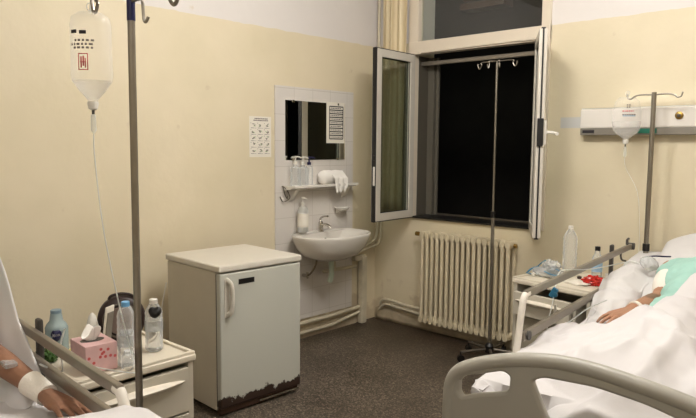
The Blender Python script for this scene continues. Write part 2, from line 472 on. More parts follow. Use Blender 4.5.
def sash(hinge, end, mirror=1):
    h = Vector((hinge[0], hinge[1], 0)); e = Vector((end[0], end[1], 0))
    L = (e-h).length; ang = math.atan2(e.y-h.y, e.x-h.x)
    root = bpy.data.objects.new('sash', None); C.objects.link(root); root.parent = win
    root.location = (h.x, h.y, 0); root.rotation_euler = (0, 0, ang)
    z0, z1, fw, t = .965, 2.32, .062, .026
    b = nb()
    box(b, 0, fw, -t, t, z0, z1, .005); box(b, L-fw, L, -t, t, z0, z1, .005)
    box(b, fw-.01, L-fw+.01, -t, t, z0, z0+fw, .005); box(b, fw-.01, L-fw+.01, -t, t, z1-fw, z1, .005)
    obj('sash_frame', b, 'sash', root)
    obj('pane', box(nb(), fw-.01, L-fw+.01, -.004, .004, z0+fw-.01, z1-fw+.01), 'glasstint', root)
    b = nb()
    box(b, L-.002, L+.006, -t*.2 if mirror < 0 else -t*.6, t*.2 if mirror < 0 else t*.9, z0-.005, z1+.005); box(b, .0, L, -t*.5, t*.5, z1, z1+.008); box(b, 0, L, -t*.5, t*.5, z0-.008, z0)
    for s in (1, -1):
        for a in ((fw-.003, fw+.004), (L-fw-.004, L-fw+.003)):
            box(b, a[0], a[1], s*.012-.002, s*.012+.002, z0+fw, z1-fw)
        box(b, fw, L-fw, s*.012-.002, s*.012+.002, z0+fw-.003, z0+fw+.004); box(b, fw, L-fw, s*.012-.002, s*.012+.002, z1-fw-.004, z1-fw+.003)
    obj('rubber_seal', b, 'seal', root)
    return root, L
s1, L1 = sash((.42, -.03), (.44, -.545))
s2, L2 = sash((1.545, -.03), (1.805, -.485), -1)
# white lever handle on the right sash, black lock body on the free edge
b = nb(); box(b, L2-.045, L2-.012, .024, .04, 1.58, 1.74, .005)
tube(b, [(L2-.03, .035, 1.66), (L2-.03, .075, 1.66), (L2-.03, .095, 1.655), (L2+.005, .10, 1.652), (L2+.06, .10, 1.65)], .011, 10)
obj('handle', b, 'white', s2)
b = nb(); box(b, L2-.005, L2+.014, -.02, .02, 1.57, 1.75, .003); obj('lock_plate', b, 'black', s2)
b = nb(); box(b, L1-.005, L1+.018, .0, .018, 1.45, 1.49, .003); obj('lock_plate', b, 'black', s1)
b = nb(); box(b, L1+.004, L1+.010, .0, .018, 1.25, 1.40, .002); obj('edge_strip', b, 'white', s1)

# ---- outside: a dark house wall across the yard, and a made-up brown shape for the upper pane's reflection
b = nb(); box(b, -3, 6, 3.2, 3.5, -2, 6); 
tag(obj('yard_wall', b, 'nightwall'), 'dark rendered yard wall standing outside in the night behind the window', 'wall')
b = nb(); box(b, .55, .98, .45, .62, 2.74, 2.80, .01); box(b, .60, .92, .42, .60, 2.80, 2.88, .01)
tube(b, [(.62, .34, 2.86), (.62, .5, 2.84)], .015)
tube(b, [(.88, .32, 2.86), (.88, .5, 2.84)], .015)
tag(obj('reflection_stand_in', b, 'wood'), 'dark brown shape added outside to stand in for a reflection in the upper window pane', 'bracket')

# ================================================================ LIGHTS (fixtures on the ceiling and wall, the rear one added as fill)
def ceiling_lamp(x, y, label, power):
    t = thing('ceiling_light', label, 'ceiling light', (x, y, RZ), 0, 'ceiling lights')
    b = nb(); box(b, -.62, .62, -.15, .15, -.035, 0, .005); obj('housing', b, 'white', t)
    b = nb(); box(b, -.60, .60, -.13, .13, -.07, -.035, .012); obj('diffuser', b, 'glow', t)
    for dx in (-.4, .4):
        l = bpy.data.lights.new('lamp', 'POINT'); l.shadow_soft_size = .22; l.energy = power/2; l.color = (1, .975, .935)
        lo = bpy.data.objects.new('lamp', l); C.objects.link(lo); lo.parent = t; lo.location = (dx, 0, -.22)
    return t
ceiling_lamp(2.3, -2.0, 'long white ceiling light over the middle of the room', CEIL_POWER)
ceiling_lamp(3.4, -4.9, 'long white ceiling light added as fill behind the viewer, out of view', CEIL_POWER*.32)  # added fill lamp, softens the shade on sides facing the camera

# ================================================================ CURTAIN, RADIATOR, PIPES
t = thing('curtain', 'cream folded curtain hanging in the corner left of the window', 'curtain', (.24, -.07, 3.10))
def cf(u, v):
    x = -.125+.25*u
    return Vector((x+.01*math.sin(v*3+u*8), .022*math.sin(u*2*PI*3.5+.4*math.sin(v*2))+.008*nz(u*6, v*2), -2.08*v))
b = nb(); grid(b, cf, 60, 24); o = obj('fabric', b, 'curtain', t); solid(o, .003, 0)
b = nb(); tube(b, [(-.2, 0, .01), (1.45, 0, .01)], .011); obj('curtain_rail', b, 'white', t)
b = nb(); box(b, -.18, -.165, 0, .07, 0, .02); box(b, 1.40, 1.415, 0, .07, 0, .02); obj('rail_bracket', b, 'white', t)

def rad():
    t = thing('radiator', 'cream column radiator on the wall under the window', 'radiator', (.60, -.085, .10))
    n = 17; W_ = .835; dx = W_/n; H_ = .765
    for i in range(n):
        x = dx*(i+.5); b = nb()
        for y in (-.045, .045):
            tube(b, [(x, y, .03), (x, y, H_-.03)], .0155, 10)
        for z in (.03, H_-.03):
            tube(b, [(x, -.058, z), (x, .058, z)], .022, 10, flat=1.35)
        tube(b, [(x-dx/2, 0, H_-.03), (x+dx/2, 0, H_-.03)], .018, 10)
        tube(b, [(x-dx/2, 0, .03), (x+dx/2, 0, .03)], .018, 10)
        obj('section', b, 'radiator', t)
    b = nb(); tube(b, [(-.005, 0, H_-.03), (-.045, 0, H_-.03)], .012); tube(b, [(-.045, 0, H_-.03), (-.075, 0, H_-.03)], .018)
    obj('valve', b, 'brass', t)
    b = nb(); tube(b, [(W_, 0, H_-.035), (W_+.02, 0, H_-.035)], .016); obj('bleed_plug', b, 'brass', t)
    b = nb()
    for x in (.13, W_-.13): box(b, x-.012, x+.012, .02, .080, H_-.10, H_-.08); 
    for x in (.13, W_-.13): box(b, x-.012, x+.012, .02, .080, .08, .10)
    obj('wall_bracket', b, 'radiator', t)
rad()

b = nb()
tube(b, [(.05, -.035, 3.24), (.05, -.035, .80), (.05, -.06, .73), (.045, -.11, .705), (.04, -.33, .655)], .014, 10)
tube(b, [(.095, -.035, 1.10), (.095, -.035, .76), (.09, -.06, .70), (.07, -.13, .672), (.04, -.36, .625)], .011, 10)
t = thing('water_pipe', 'thin cream water pipes running down the room corner to the basin', 'pipe', (0, 0, 0))
obj('pipe_run', b, 'pipe', t)
b = nb(); tube(b, [(.04, -.25, .675), (.04, -.36, .652)], .02); tube(b, [(.04, -.30, .665), (.09, -.30, .675)], .009); obj('stop_valve', b, 'brass', t)
# heating pipes low along both walls
b = nb()
tube(b, [(.035, -2.6, .135), (.035, -.60, .135), (.035, -.20, .15)], .016, 10)
tag(obj('heating_pipe', b, 'pipe'), 'upper of two cream heating pipes running behind the fridge and under the basin', 'pipe')
b = nb()
tube(b, [(.035, -2.6, .055), (.035, -.60, .055), (.035, -.26, .10), (.035, -.2, .12)], .014, 10)
tag(obj('heating_pipe', b, 'pipe'), 'lower of two cream heating pipes running behind the fridge and under the basin', 'pipe')
b = nb()
tube(b, [(.10, -.04, .15), (.14, -.04, .195), (.24, -.04, .20), (.42, -.045, .185), (.60, -.06, .19)], .013, 10, smooth=4)
tag(obj('heating_pipe', b, 'pipe'), 'upper humped pipe feeding the left end of the radiator', 'pipe')
b = nb()
tube(b, [(.09, -.035, .10), (.16, -.035, .155), (.28, -.035, .15), (.42, -.04, .145), (.60, -.06, .135)], .013, 10, smooth=4)
tag(obj('heating_pipe', b, 'pipe'), 'lower humped pipe feeding the left end of the radiator', 'pipe')

# ================================================================ BASIN GROUP
def basin():
    t = thing('wash_basin', 'white ceramic wash basin mounted on the tiled wall right of the fridge', 'wash basin', (.012, -.785, .868))
    a, dpt = .345, .46
    # superellipse outline, back edge flattened on the wall
    def outline(k, s, f=1.0, n=48):
        th = 2*PI*k/n
        x = math.cos(th); y = math.sin(th)
        X = .20+ .265*f*(abs(x)**.85)*(1 if x > 0 else -1)
        if x < 0: X = .20-.20*min(1, (abs(x)**.6)*(.4+.6*f))
        return X, a*f*(abs(y)**.9)*(1 if y > 0 else -1)
    n = 48
    prof = [(.10, -.205), (.42, -.20), (.68, -.165), (.86, -.105), (.955, -.045), (1.0, -.012), (1.0, 0.0), (.975, .006), (.90, -.002), (.84, -.03), (.70, -.085), (.45, -.12), (.15, -.13), (.02, -.131)]
    b = nb(); rings = []
    for f, z in prof:
        r = []
        for k in range(n):
            X, Y = outline(k, 1, f)
            if z > -.12 and f < .95 and z != -.045 and (f, z) in prof[8:]:
                X = max(X, .085)            # tap ledge at the back
            r.append(b.verts.new((max(X, 0.0), Y, z)))
        rings.append(r)
    for i in range(len(rings)-1):
        for k in range(n): b.faces.new([rings[i][k], rings[i][(k+1) % n], rings[i+1][(k+1) % n], rings[i+1][k]])
    b.faces.new(rings[0][::-1]); b.faces.new(rings[-1])
    bmesh.ops.remove_doubles(b, verts=b.verts, dist=.0005)
    obj('bowl', b, 'ceramic', t, 50)
    b = nb(); lathe(b, [(.001, 0), (.012, 0), (.012, .004), (.001, .004)], (.135, -.0, -.052), 16, axis=(1, 0, .6)); obj('overflow_hole', b, 'black', t)
    f = nb()
    lathe(f, [(.024, 0), (.024, .01), (.019, .015), (.018, .075), (.014, .085), (.002, .088)], (.05, .03, .0), 16)
    tube(f, [(.05, .03, .05), (.09, .03, .065), (.14, .03, .055), (.155, .03, .04)], .011, 10, smooth=4)
    tube(f, [(.05, .03, .085), (.045, .03, .105), (.075, .035, .125), (.12, .04, .13)], .008, 10, smooth=4)
    obj('tap', f, 'chrome', t)
    tr = nb()
    tube(tr, [(.20, 0, -.195), (.20, 0, -.27), (.195, .01, -.33), (.17, .015, -.39)], .021, 12, smooth=4)
    o = obj('trap', tr, 'drain', t)
    tr = nb(); tube(tr, [(.19, .04, -.22), (.17, .06, -.30), (.10, .07, -.32), (.05, .09, -.335), (.04, .47, -.345)], .015, 10, smooth=4)
    obj('waste_pipe', tr, 'pipe', t)
    tr = nb()
    tube(tr, [(.12, -.08, -.15), (.12, -.09, -.24), (.10, -.11, -.30), (.06, -.12, -.34), (.01, -.12, -.345)], .008, 8, smooth=4)
    tube(tr, [(.12, .08, -.15), (.13, .09, -.22), (.10, .14, -.23), (.05, .30, -.235)], .008, 8, smooth=4)
    obj('supply_hose', tr, 'hose', t)
    tr = nb(); tube(tr, [(.0, -.12, -.345), (.05, -.12, -.345)], .014); tube(tr, [(.05, -.12, -.365), (.05, -.12, -.315)], .01); obj('angle_valve', tr, 'chrome', t)
basin()
b = nb()
box(b, .014, .075, -.25, -.185, .0, .60, .012); box(b, .014, .06, -.33, -.185, .565, .61, .008)
tag(obj('drain_pipe', b, 'pipe'), 'square boxed white drain pipe standing on the floor right of the basin', 'pipe')

# mirror and notices
t = thing('mirror', 'frameless rectangular wall mirror on the tiles above the basin shelf', 'mirror', (.012, -.765, 1.45))
obj('glass_plate', box(nb(), 0, .006, -.334, .334, 0, .46), 'mirror', t)
b = nb()
for y in (-.25, .25):
    for z in (0, .45): box(b, 0, .011, y-.008, y+.008, z-.004, z+.014, .001)
obj('clip', b, 'chrome', t)
t = thing('notice_sheet', 'white notice sheet with a dark-ruled table taped over the mirror corner', 'notice', (.019, -.545, 1.585))
obj('paper', box(nb(), 0, .0012, -.105, .108, 0, .335), 'paper', t)
b = nb()
y0, y1 = -.072, .088; nrow = 9; z0, z1 = .035, .30
for i in range(nrow+1):
    z = z0+(z1-z0)*i/nrow; box(b, .0012, .0018, y0, y1, z-.0045, z+.0045)
for y in (y0, y1): box(b, .0012, .0018, y-.004, y+.004, z0, z1)
for i in range(nrow):
    z = z0+(z1-z0)*(i+.5)/nrow
    yy = y0+.012
    while yy < y1-.02:
        l = random.uniform(.008, .022); box(b, .0012, .0018, yy, yy+l, z-.003, z+.003); yy += l+.005
obj('printed_table', b, 'inkdark', t)

t = thing('hygiene_poster', 'white poster with three columns of small hand washing pictures beside the tiles', 'poster', (.001, -1.33, 1.475))
obj('paper', box(nb(), 0, .0012, -.104, .104, 0, .30), 'paper', t)
b = nb(); g_ = nb()
for z, yy0, yy1 in ((.283, -.055, .06), (.27, -.065, .07)):
    y = yy0
    while y < yy1:
        l = random.uniform(.006, .014); box(b, .0012, .0018, y, y+l, z-.004, z+.004); y += l+.003
for i in range(5):
    for j in range(3):
        cy_ = -.064+.064*j; cz = .235-.047*i
        box(b, .0012, .0018, cy_-.028, cy_-.023, cz+.012, cz+.017)
        box(b, .0012, .0018, cy_-.024, cy_+.024, cz-.0225, cz-.0205)
        box(b, .0012, .0018, cy_-.026, cy_-.0, cz-.020, cz-.0185)
        # pair of hands: small angled strokes
        for q in range(4):
            a = random.uniform(-.9, .9); rot = Matrix.Rotation(a, 3, 'X')
            dy = random.uniform(-.012, .012); dz = random.uniform(-.008, .01)
            box(b if q else g_, .0012, .0019, cy_+dy-.009, cy_+dy+.009, cz+dz-.0025, cz+dz+.0025, rot=rot)
obj('pictogram_grid', b, 'ink', t); obj('pale_pictograms', g_, 'greenink', t)

# shelf and what stands on it
t = thing('ceramic_shelf', 'white ceramic wall shelf under the mirror', 'shelf', (.012, -.745, 1.25))
def shelf_prof():
    b = nb()
    prof = [(0, 0), (.125, 0), (.13, .006), (.13, .014), (.122, .012), (.115, -.014+.006), (.115, -.012), (.09, -.022), (.05, -.045), (.015, -.065), (0, -.07)]
    prof = [(0, .0), (.12, .0), (.13, .008), (.135, .004), (.135, -.012), (.10, -.022), (.05, -.03), (.0, -.034)]
    def ring(y, s): return [b.verts.new((x*s if x > 0 else 0, y, z)) for x, z in prof]
    ys = [(-.37, .80), (-.36, .93), (-.33, 1), (.33, 1), (.36, .93), (.37, .80)]
    rs = [ring(y, s) for y, s in ys]
    for i in range(len(rs)-1):
        for k in range(len(prof)): b.faces.new([rs[i][k], rs[i][(k+1) % len(prof)], rs[i+1][(k+1) % len(prof)], rs[i+1][k]])
    b.faces.new(rs[0]); b.faces.new(rs[-1][::-1]); return b
obj('board', shelf_prof(), 'ceramic', t)
b = nb()
for y in (-.30, .30):
    vs_ = []
    for s in (-.018, .018):
        vs_.append([b.verts.new((x, y+s, z)) for x, z in ((0, -.03), (.10, -.02), (.06, -.06), (.02, -.11), (0, -.12))])
    b.faces.new(vs_[0]); b.faces.new(vs_[1][::-1])
    for k in range(5): b.faces.new([vs_[0][k], vs_[0][(k+1) % 5], vs_[1][(k+1) % 5], vs_[1][k]])
obj('bracket', b, 'ceramic', t)

def pump_bottle(loc, label, body, h=.155, r=.038, pump='white', rz=0, square=False, group=None, lab=False):
    t = thing('pump_bottle', label, 'bottle', loc, rz, group)
    b = nb()
    if square:
        box(b, -r, r, -r, r, 0, h*.86, .012); lathe(b, [(r*.7, h*.84), (r*.4, h*.95), (.013, h), (.001, h)], seg=18)
    else:
        lathe(b, [(r*.85, 0), (r, .008), (r, h*.78), (r*.8, h*.9), (.014, h*.96), (.014, h), (.001, h)], seg=22)
    obj('body', b, body, t)
    b = nb(); lathe(b, [(.016, h-.004), (.017, h+.016), (.006, h+.02), (.005, h+.045), (.012, h+.05), (.012, h+.06), (.002, h+.062)], seg=16)
    tube(b, [(0, 0, h+.055), (.02, 0, h+.057), (.045, 0, h+.048)], .0055, 8)
    obj('pump', b, pump, t)
    if lab:
        b = nb(); lathe(b, [(r+.0006, h*.2), (r+.0014, h*.22), (r+.0014, h*.68), (r+.0006, h*.7)], seg=22); obj('label', b, 'paper', t)
    return t
SH = 1.2505
pump_bottle((.075, -1.045, SH), 'clear pump bottle with white pump at the left end of the shelf', 'clear', .17, .037, rz=.6, square=True)
pump_bottle((.075, -.965, SH), 'clear pump bottle with white pump second on the shelf', 'clear', .165, .037, rz=.4, square=True)
pump_bottle((.07, -.895, SH), 'clear pump bottle with blue pump beside the paper towels', 'clear', .165, .032, 'navy', rz=.5)
pump_bottle((.085, -.975, .885), 'milky soap bottle with white pump on the basin rim', 'frost', .215, .042, lab=True)

# paper towels: a thick folded stack, one sheet hanging over the shelf front
t = thing('paper_towels', 'loose white paper towels folded on the shelf, one sheet hanging over the edge', 'paper towels', (.07, -.665, SH))
def roll_():
    b = nb()
    fn = lambda u, v: Vector(((.056+.005*nz(u*3, v*5))*math.cos(2*PI*u)*(1-.9*abs(2*v-1)**10), -.115+.24*v, .058+.056*math.sin(2*PI*u)*(1-.9*abs(2*v-1)**10)+.006*nz(v*6, u*4, 2)))
    grid(b, fn, 28, 24); bmesh.ops.remove_doubles(b, verts=b.verts, dist=.001); return b
obj('folded_stack', roll_(), 'tissue', t, 60)
def hang(u, v):
    y = -.03+.16*u*(1-.15*v)+.03*v
    if v < .35: x = .02+.055*v/.35; z = .112-.057*(v/.35)
    else: x = .078+.006*math.sin(u*14)+.004*nz(u*5, v*5); z = .055-.125*(v-.35)/.65*(.50+.5*abs(math.sin(u*9+1)))
    return Vector((x, y, z+.004*nz(u*8, v*8)))
b = nb(); grid(b, hang, 34, 18); o = obj('hanging_sheet', b, 'tissue', t, 60); solid(o, .002, 0)

b = nb()
lathe(b, [(.03, 0), (.06, .012), (.072, .028), (.068, .03), (.05, .016), (.01, .01)], (.06, -.505, 1.02), 24, sx=.8)
box(b, .012, .05, -.535, -.475, 1.0, 1.03, .008)
t = thing('soap_dish', 'small white ceramic soap dish fixed right of the tap', 'soap dish', (0, 0, 0))
obj('dish', b, 'ceramic', t)
b = nb()
tube(b, [(.014, -1.13, 1.25), (.03, -1.13, 1.24), (.035, -1.12, 1.19), (.03, -1.09, 1.15), (.02, -1.08, 1.17)], .004, 8, smooth=5)
tube(b, [(.014, -1.12, 1.25), (.05, -1.11, 1.22), (.06, -1.09, 1.16), (.03, -1.13, 1.13), (.014, -1.15, 1.17)], .004, 8, smooth=5)
tag(obj('wire_hook', b, 'darksteel'), 'twisted wire hook on the tiles left of the basin', 'hook')

# ================================================================ FRIDGE
t = thing('fridge', 'small worn white fridge with a rusted door edge against the wall', 'fridge', (.53, -1.983, 0), R(-2.65))
FW, FD = .296, .296
b = nb(); box(b, -FD, FD-.05, -FW, FW, .03, .845, .008); obj('cabinet', b, 'fridge', t)
b = nb(); box(b, -FD-.01, FD+.005, -FW-.008, FW+.008, .845, .885, .010, seg=3); obj('worktop', b, 'fridge_top', t)
b = nb(); box(b, FD-.045, FD, -FW, FW, .05, .838, .010, seg=3); dr = obj('door', b, 'fridge_door', t)
b = nb(); box(b, FD-.052, FD-.043, -FW+.004, FW-.004, .055, .832); obj('door_seal', b, 'darkgrey', t)
b = nb()
zt, zb, yy = .80, .60, -FW+.045
tube(b, [(FD-.002, yy, zt), (FD+.018, yy, zt-.006), (FD+.034, yy+.008, zt-.03), (FD+.036, yy+.012, (zt+zb)/2), (FD+.034, yy+.008, zb+.03), (FD+.018, yy, zb+.006), (FD-.002, yy, zb)], .011, 12, smooth=5, flat=1.5)
box(b, FD-.002, FD+.006, yy-.018, yy+.014, zb-.015, zt+.01, .003)
obj('handle', b, 'fridge_top', dr)
b = nb(); box(b, FD-.001, FD+.003, -FW+.125, -FW+.235, .765, .795, .001); obj('badge', b, 'black', dr)
b = nb(); box(b, FD-.06, FD-.02, -FW+.01, FW-.01, .012, .05, .003); obj('plinth', b, 'wood', t)
b = nb(); box(b, FD-.015, FD-.008, -.02, FW-.01, .024, .036); obj('trim_strip', b, 'chrome', t)
for sx in (-1, 1):
    for sy in (-1, 1):
        b = nb(); lathe(b, [(.018, 0), (.018, .01), (.01, .012), (.01, .04)], (sx*(FD-.09), sy*(FW-.06), 0), 12); obj('foot', b, 'black', t)
b = nb(); tube(b, [(-FD-.006, -FW-.004, .70), (-FD-.012, -FW-.02, .62), (-FD-.006, -FW-.045, .50), (-FD+.01, -FW-.06, .35), (-FD+.0, -FW-.05, .14), (-FD, -FW-.01, .06)], .004, 8, smooth=6); obj('power_cable', b, 'white', t)

# ================================================================ BED HEAD SERVICE PANEL
t = thing('bed_head_panel', 'long white bed head service panel on the wall right of the window', 'service panel', (1.89, 0, 1.648))
PL = 3.0
b = nb(); box(b, 0, PL, -.075, 0, .045, .175, .012); obj('cover', b, 'panel', t)
b = nb(); box(b, .002, PL, -.068, 0, 0, .047, .004); obj('lower_channel', b, 'panelgrey', t)
b = nb(); box(b, .02, .10, -.0705, -.068, .014, .034); obj('name_plate', b, 'inkdark', t)
b = nb(); lathe(b, [(.024, 0), (.024, .008), (.016, .012), (.001, .012)], (.63, -.0745, .118), 20, axis=(0, -1, 0)); ou = obj('gas_outlet', b, 'brass', t)
b = nb(); lathe(b, [(.012, 0), (.012, .006), (.001, .007)], (.63, -.086, .118), 16, axis=(0, -1, 0)); obj('outlet_core', b, 'darksteel', ou)
b = nb(); box(b, .385, .50, -.073, -.067, .010, .040, .002); obj('green_sticker', b, 'green', t)
b = nb(); box(b, .0, PL, -.05, -.01, .175, .182); obj('uplight_diffuser', b, 'frost', t)
l = bpy.data.lights.new('uplight', 'AREA'); l.shape = 'RECTANGLE'; l.size = 2.4; l.size_y = .05; l.energy = PANEL_POWER; l.color = (1, .975, .935)
lo = bpy.data.objects.new('uplight', l); C.objects.link(lo); lo.parent = t; lo.location = (1.4, -.06, .20); lo.rotation_euler = (R(180), 0, 0)
b = nb(); box(b, 0, .16, -.0012, 0, 0, .075)
o = obj('name_card', b, 'paper'); o.location = (1.72, -.001, 1.70); tag(o, 'small pale blue card stuck to the wall between window and panel', 'card')
o.data.materials[0] = mat('pale card', srgb(206, 204, 200), .7)

# ================================================================ BEDS
TH = R(5.4)
def arch(w):          # top line of the foot board
    pts = [(-.04, .70), (-.03, .745), (.0, .79), (.05, .82), (.14, .848), (.25, .872), (.38, .888), (.50, .885), (.62, .868), (.70, .857), (.776, .842), (.90, .81), (.97, .77), (1.0, .70)]
    for (a, za), (c, zc) in zip(pts, pts[1:]):
        if w <= c: return za+(zc-za)*(w-a)/(c-a)
    return .70
ARCH = [(x, z+(.008 if z > .6 else 0)) for x, z in [(-.010, .30), (-.011, .55), (-.010, .66), (-.001, .715), (.028, .757), (.075, .785), (.15, .815), (.25, .843), (.38, .862), (.50, .860), (.62, .845), (.70, .832), (.78, .815), (.87, .785), (.93, .745), (.955, .69), (.96, .55), (.96, .30)]]

def board_mesh(outline, holes, t, bev):
    cu = bpy.data.curves.new('tmp', 'CURVE'); cu.dimensions = '2D'; cu.fill_mode = 'BOTH'
    cu.extrude = t; cu.bevel_depth = bev; cu.bevel_resolution = 2
    for pl in [outline]+holes:
        s = cu.splines.new('POLY'); s.points.add(len(pl)-1)
        for p, q in zip(s.points, pl): p.co = (q[0], q[1], 0, 1)
        s.use_cyclic_u = True
    ob = bpy.data.objects.new('tmp', cu); C.objects.link(ob)
    dg = bpy.context.evaluated_depsgraph_get()
    me = bpy.data.meshes.new_from_object(ob.evaluated_get(dg))
    bpy.data.objects.remove(ob)
    b = nb(); b.from_mesh(me); bpy.data.meshes.remove(me)
    bmesh.ops.rotate(b, verts=b.verts, cent=(0, 0, 0), matrix=Matrix.Rotation(R(90), 3, 'X'))
    return b

def rounded(pts, k=5):
    """closed polygon through corner-cut points"""
    n = len(pts); out = []
    for i in range(n):
        p = Vector(pts[i]); a = Vector(pts[i-1]); c = Vector(pts[(i+1) % n])
        d1 = (a-p); d2 = (c-p); r = min(.035, d1.length*.45, d2.length*.45)
        q1 = p+d1.normalized()*r; q2 = p+d2.normalized()*r
        for j in range(k+1):
            s = j/k; out.append(tuple((1-s)**2*q1+2*s*(1-s)*p+s*s*q2))
    return out

def foot_board(name, parent, y):
    outline = ARCH
    holes = [rounded([(.020, .690), (.024, .758), (.08, .775), (.195, .815), (.232, .80), (.228, .728), (.10, .690), (.04, .664)]),
             rounded([(.295, .79), (.34, .825), (.52, .825), (.66, .805), (.735, .785), (.70, .70), (.64, .62), (.42, .62), (.355, .66)])]
    holes[1] = rounded([(.284, .795), (.33, .824), (.50, .830), (.65, .812), (.775, .780), (.73, .66), (.66, .60), (.44, .60), (.355, .65)])
    b = board_mesh(outline, holes, .008, .010)
    tp = [(x, 0, z) for x, z in ARCH[1:-1]]
    tube(b, tp, .026, 14, smooth=4, flat=1.0)
    bmesh.ops.translate(b, verts=b.verts, vec=(0, y, 0))
    return obj(name, b, 'bedplastic', parent, 50)

BACK = 1.50       # where the back section starts, from the foot
def deck(l, rise):
    s = max(0, l-BACK)
    return .53+rise*(1-math.exp(-s*3.2))/(1-math.exp(-.85*3.2))

def make_bed(label, loc, rz, rise, rails, group='hospital beds'):
    t = thing('hospital_bed', label, 'hospital bed', loc, rz, group)
    foot_board('foot_board', t, 0)
    b = board_mesh([(x, z+.02) for x, z in ARCH], [rounded([(.12, .74), (.2, .82), (.75, .80), (.85, .74), (.8, .66), (.16, .66)])], .008, .010)
    bmesh.ops.translate(b, verts=b.verts, vec=(0, 2.42, 0)); obj('head_board', b, 'bedplastic', t, 50)
    b = nb()
    for x in (.05, .91):
        tube(b, [(x, .02, .40), (x, 2.40, .40)], .022, 10)
    for y in (.02, .8, 1.5, 2.40): tube(b, [(.05, y, .40), (.91, y, .40)], .02, 10)
    for x in (.12, .84):
        tube(b, [(x, .35, .16), (x, 2.05, .16)], .02, 10)
        tube(b, [(x, .35, .16), (x, .75, .40)], .016, 8); tube(b, [(x, 2.05, .16), (x, 1.65, .40)], .016, 8)
    obj('frame', b, 'bedframe', t)
    for x in (.12, .84):
        for y in (.35, 2.05):
            b = nb(); tube(b, [(x, y, .17), (x, y, .10)], .014, 8)
            lathe(b, [(.012, -.012), (.05, -.012), (.05, .012), (.012, .012)], (x, y, .05), 18, axis=(1, 0, 0))
            obj('caster', b, 'darkgrey', t)
    # mattress on a deck with a raised back section
    def mat_shell(x0, x1, z_lo, z_hi, l0, l1, mi=0, puff=.0):
        b = nb(); sec = []
        n = 56
        r = .035
        ring = []
        for (cx_, cz_, a0) in ((x1-r, 1, 0), (x0+r, 1, 90), (x0+r, 0, 180), (x1-r, 0, 270)):
            for k in range(5):
                a = R(a0+90*k/4); ring.append((cx_+r*math.cos(a), cz_, r*math.sin(a)))
        for i in range(n+1):
            l = l0+(l1-l0)*i/n
            zz = deck(l, rise)
            sec.append([b.verts.new((x, l, zz+(z_hi-r if top else z_lo+r)+dz)) for x, top, dz in ring])
        m_ = len(ring)
        for i in range(n):
            for k in range(m_): b.faces.new([sec[i][k], sec[i][(k+1) % m_], sec[i+1][(k+1) % m_], sec[i+1][k]])
        b.faces.new(sec[0]); b.faces.new(sec[-1][::-1]); return b
    obj('mattress', mat_shell(.07, .89, 0, .15, .15, 2.36), 'mattress', t)
    obj('deck', mat_shell(.08, .88, -.03-.04, .0, .08, 2.34), 'bedframe', t)
    # side rails: two flat bars, end post, far post
    for (x, zt, zl, l0, l1, fp) in rails:
        rl = bpy.data.objects.new('side_rail', None); C.objects.link(rl); rl.parent = t
        for z, hh, la, lb_ in ((zt, .017, l0, l1), (zl, .020, l0-.02, l1-.25)):
            b = nb(); box(b, x-.011, x+.011, la, lb_, z-hh, z+hh, .006); obj('bar', b, 'railbar', rl)
        sgn = -1 if x < .5 else 1
        b = nb(); tube(b, [(x, l0+.03, zt+.0), (x, l0+.0, zt-.005), (x, l0-.025, zt-.04), (x, l0-.055, zl+.02), (x, l0-.09, zl-.14), (x, l0-.09, .42)], .015, 10, smooth=4)
        obj('end_post', b, 'railpost', rl)
        b = nb(); box(b, x-.030, x-.010, fp-.02, fp+.02, .42, zt+.05, .008) if x < .5 else box(b, x+.010, x+.030, fp-.02, fp+.02, .42, zt+.05, .008); obj('far_post', b, 'darkgrey', rl)
        b = nb(); tube(b, [(x+sgn*.025, l0+.02, zl), (x-sgn*.02, l0+.02, zl)], .02, 12); obj('pivot_knob', b, 'darkgrey', rl)
        b = nb(); tube(b, [(x-.0, l1-.12, zt+.02), (x, l1-.12, zt+.05), (x+.0, l1-.09, zt+.055)], .008); tube(b, [(x, l1-.16, zt-.0), (x-.02, l1-.17, zt-.03), (x-.02, l1-.15, zt-.07), (x, l1-.13, zt-.08)], .006, 8, smooth=4)
        tube(b, [(x-.02, l1-.02, zt), (x+.02, l1-.02, zt)], .022)
        obj('latch', b, 'darkgrey', rl)
    return t

P0 = Vector((2.5, -2.5, 0))
bedR = make_bed('hospital bed on the right with its beige curved foot board towards the viewer', P0, TH, .22,
                [(.04, .945, .765, .55, 2.29, 1.91), (.93, .945, .765, .55, 2.29, 1.91)])
# left bed: origin at its foot, local x towards the wall with the basin's nightstand side
P1 = Vector((1.223, -3.523, 0)); dL = Vector((.998, -.069, 0)).normalized(); nL = Vector((dL.y, -dL.x, 0))
THL = math.atan2(dL.x, -dL.y)-0
xL = -nL                                   # local x (towards the rail seen in the photo)
rzL = math.atan2(xL.y, xL.x)
OL = P1+dL*1.48+nL*.93
bedL = make_bed('hospital bed on the left with its head against the fridge wall', OL, rzL, .40,
                [(.93, .895, .80, .55, 2.29, 1.27), (.04, .895, .80, .55, 2.29, 1.27)])

def toR(w_, l_, z_): return Vector((w_, l_, z_))
def toL(l_, w_, z_): return Vector((.93-w_, 1.48-l_, z_))   # measured (along, across, up) -> local

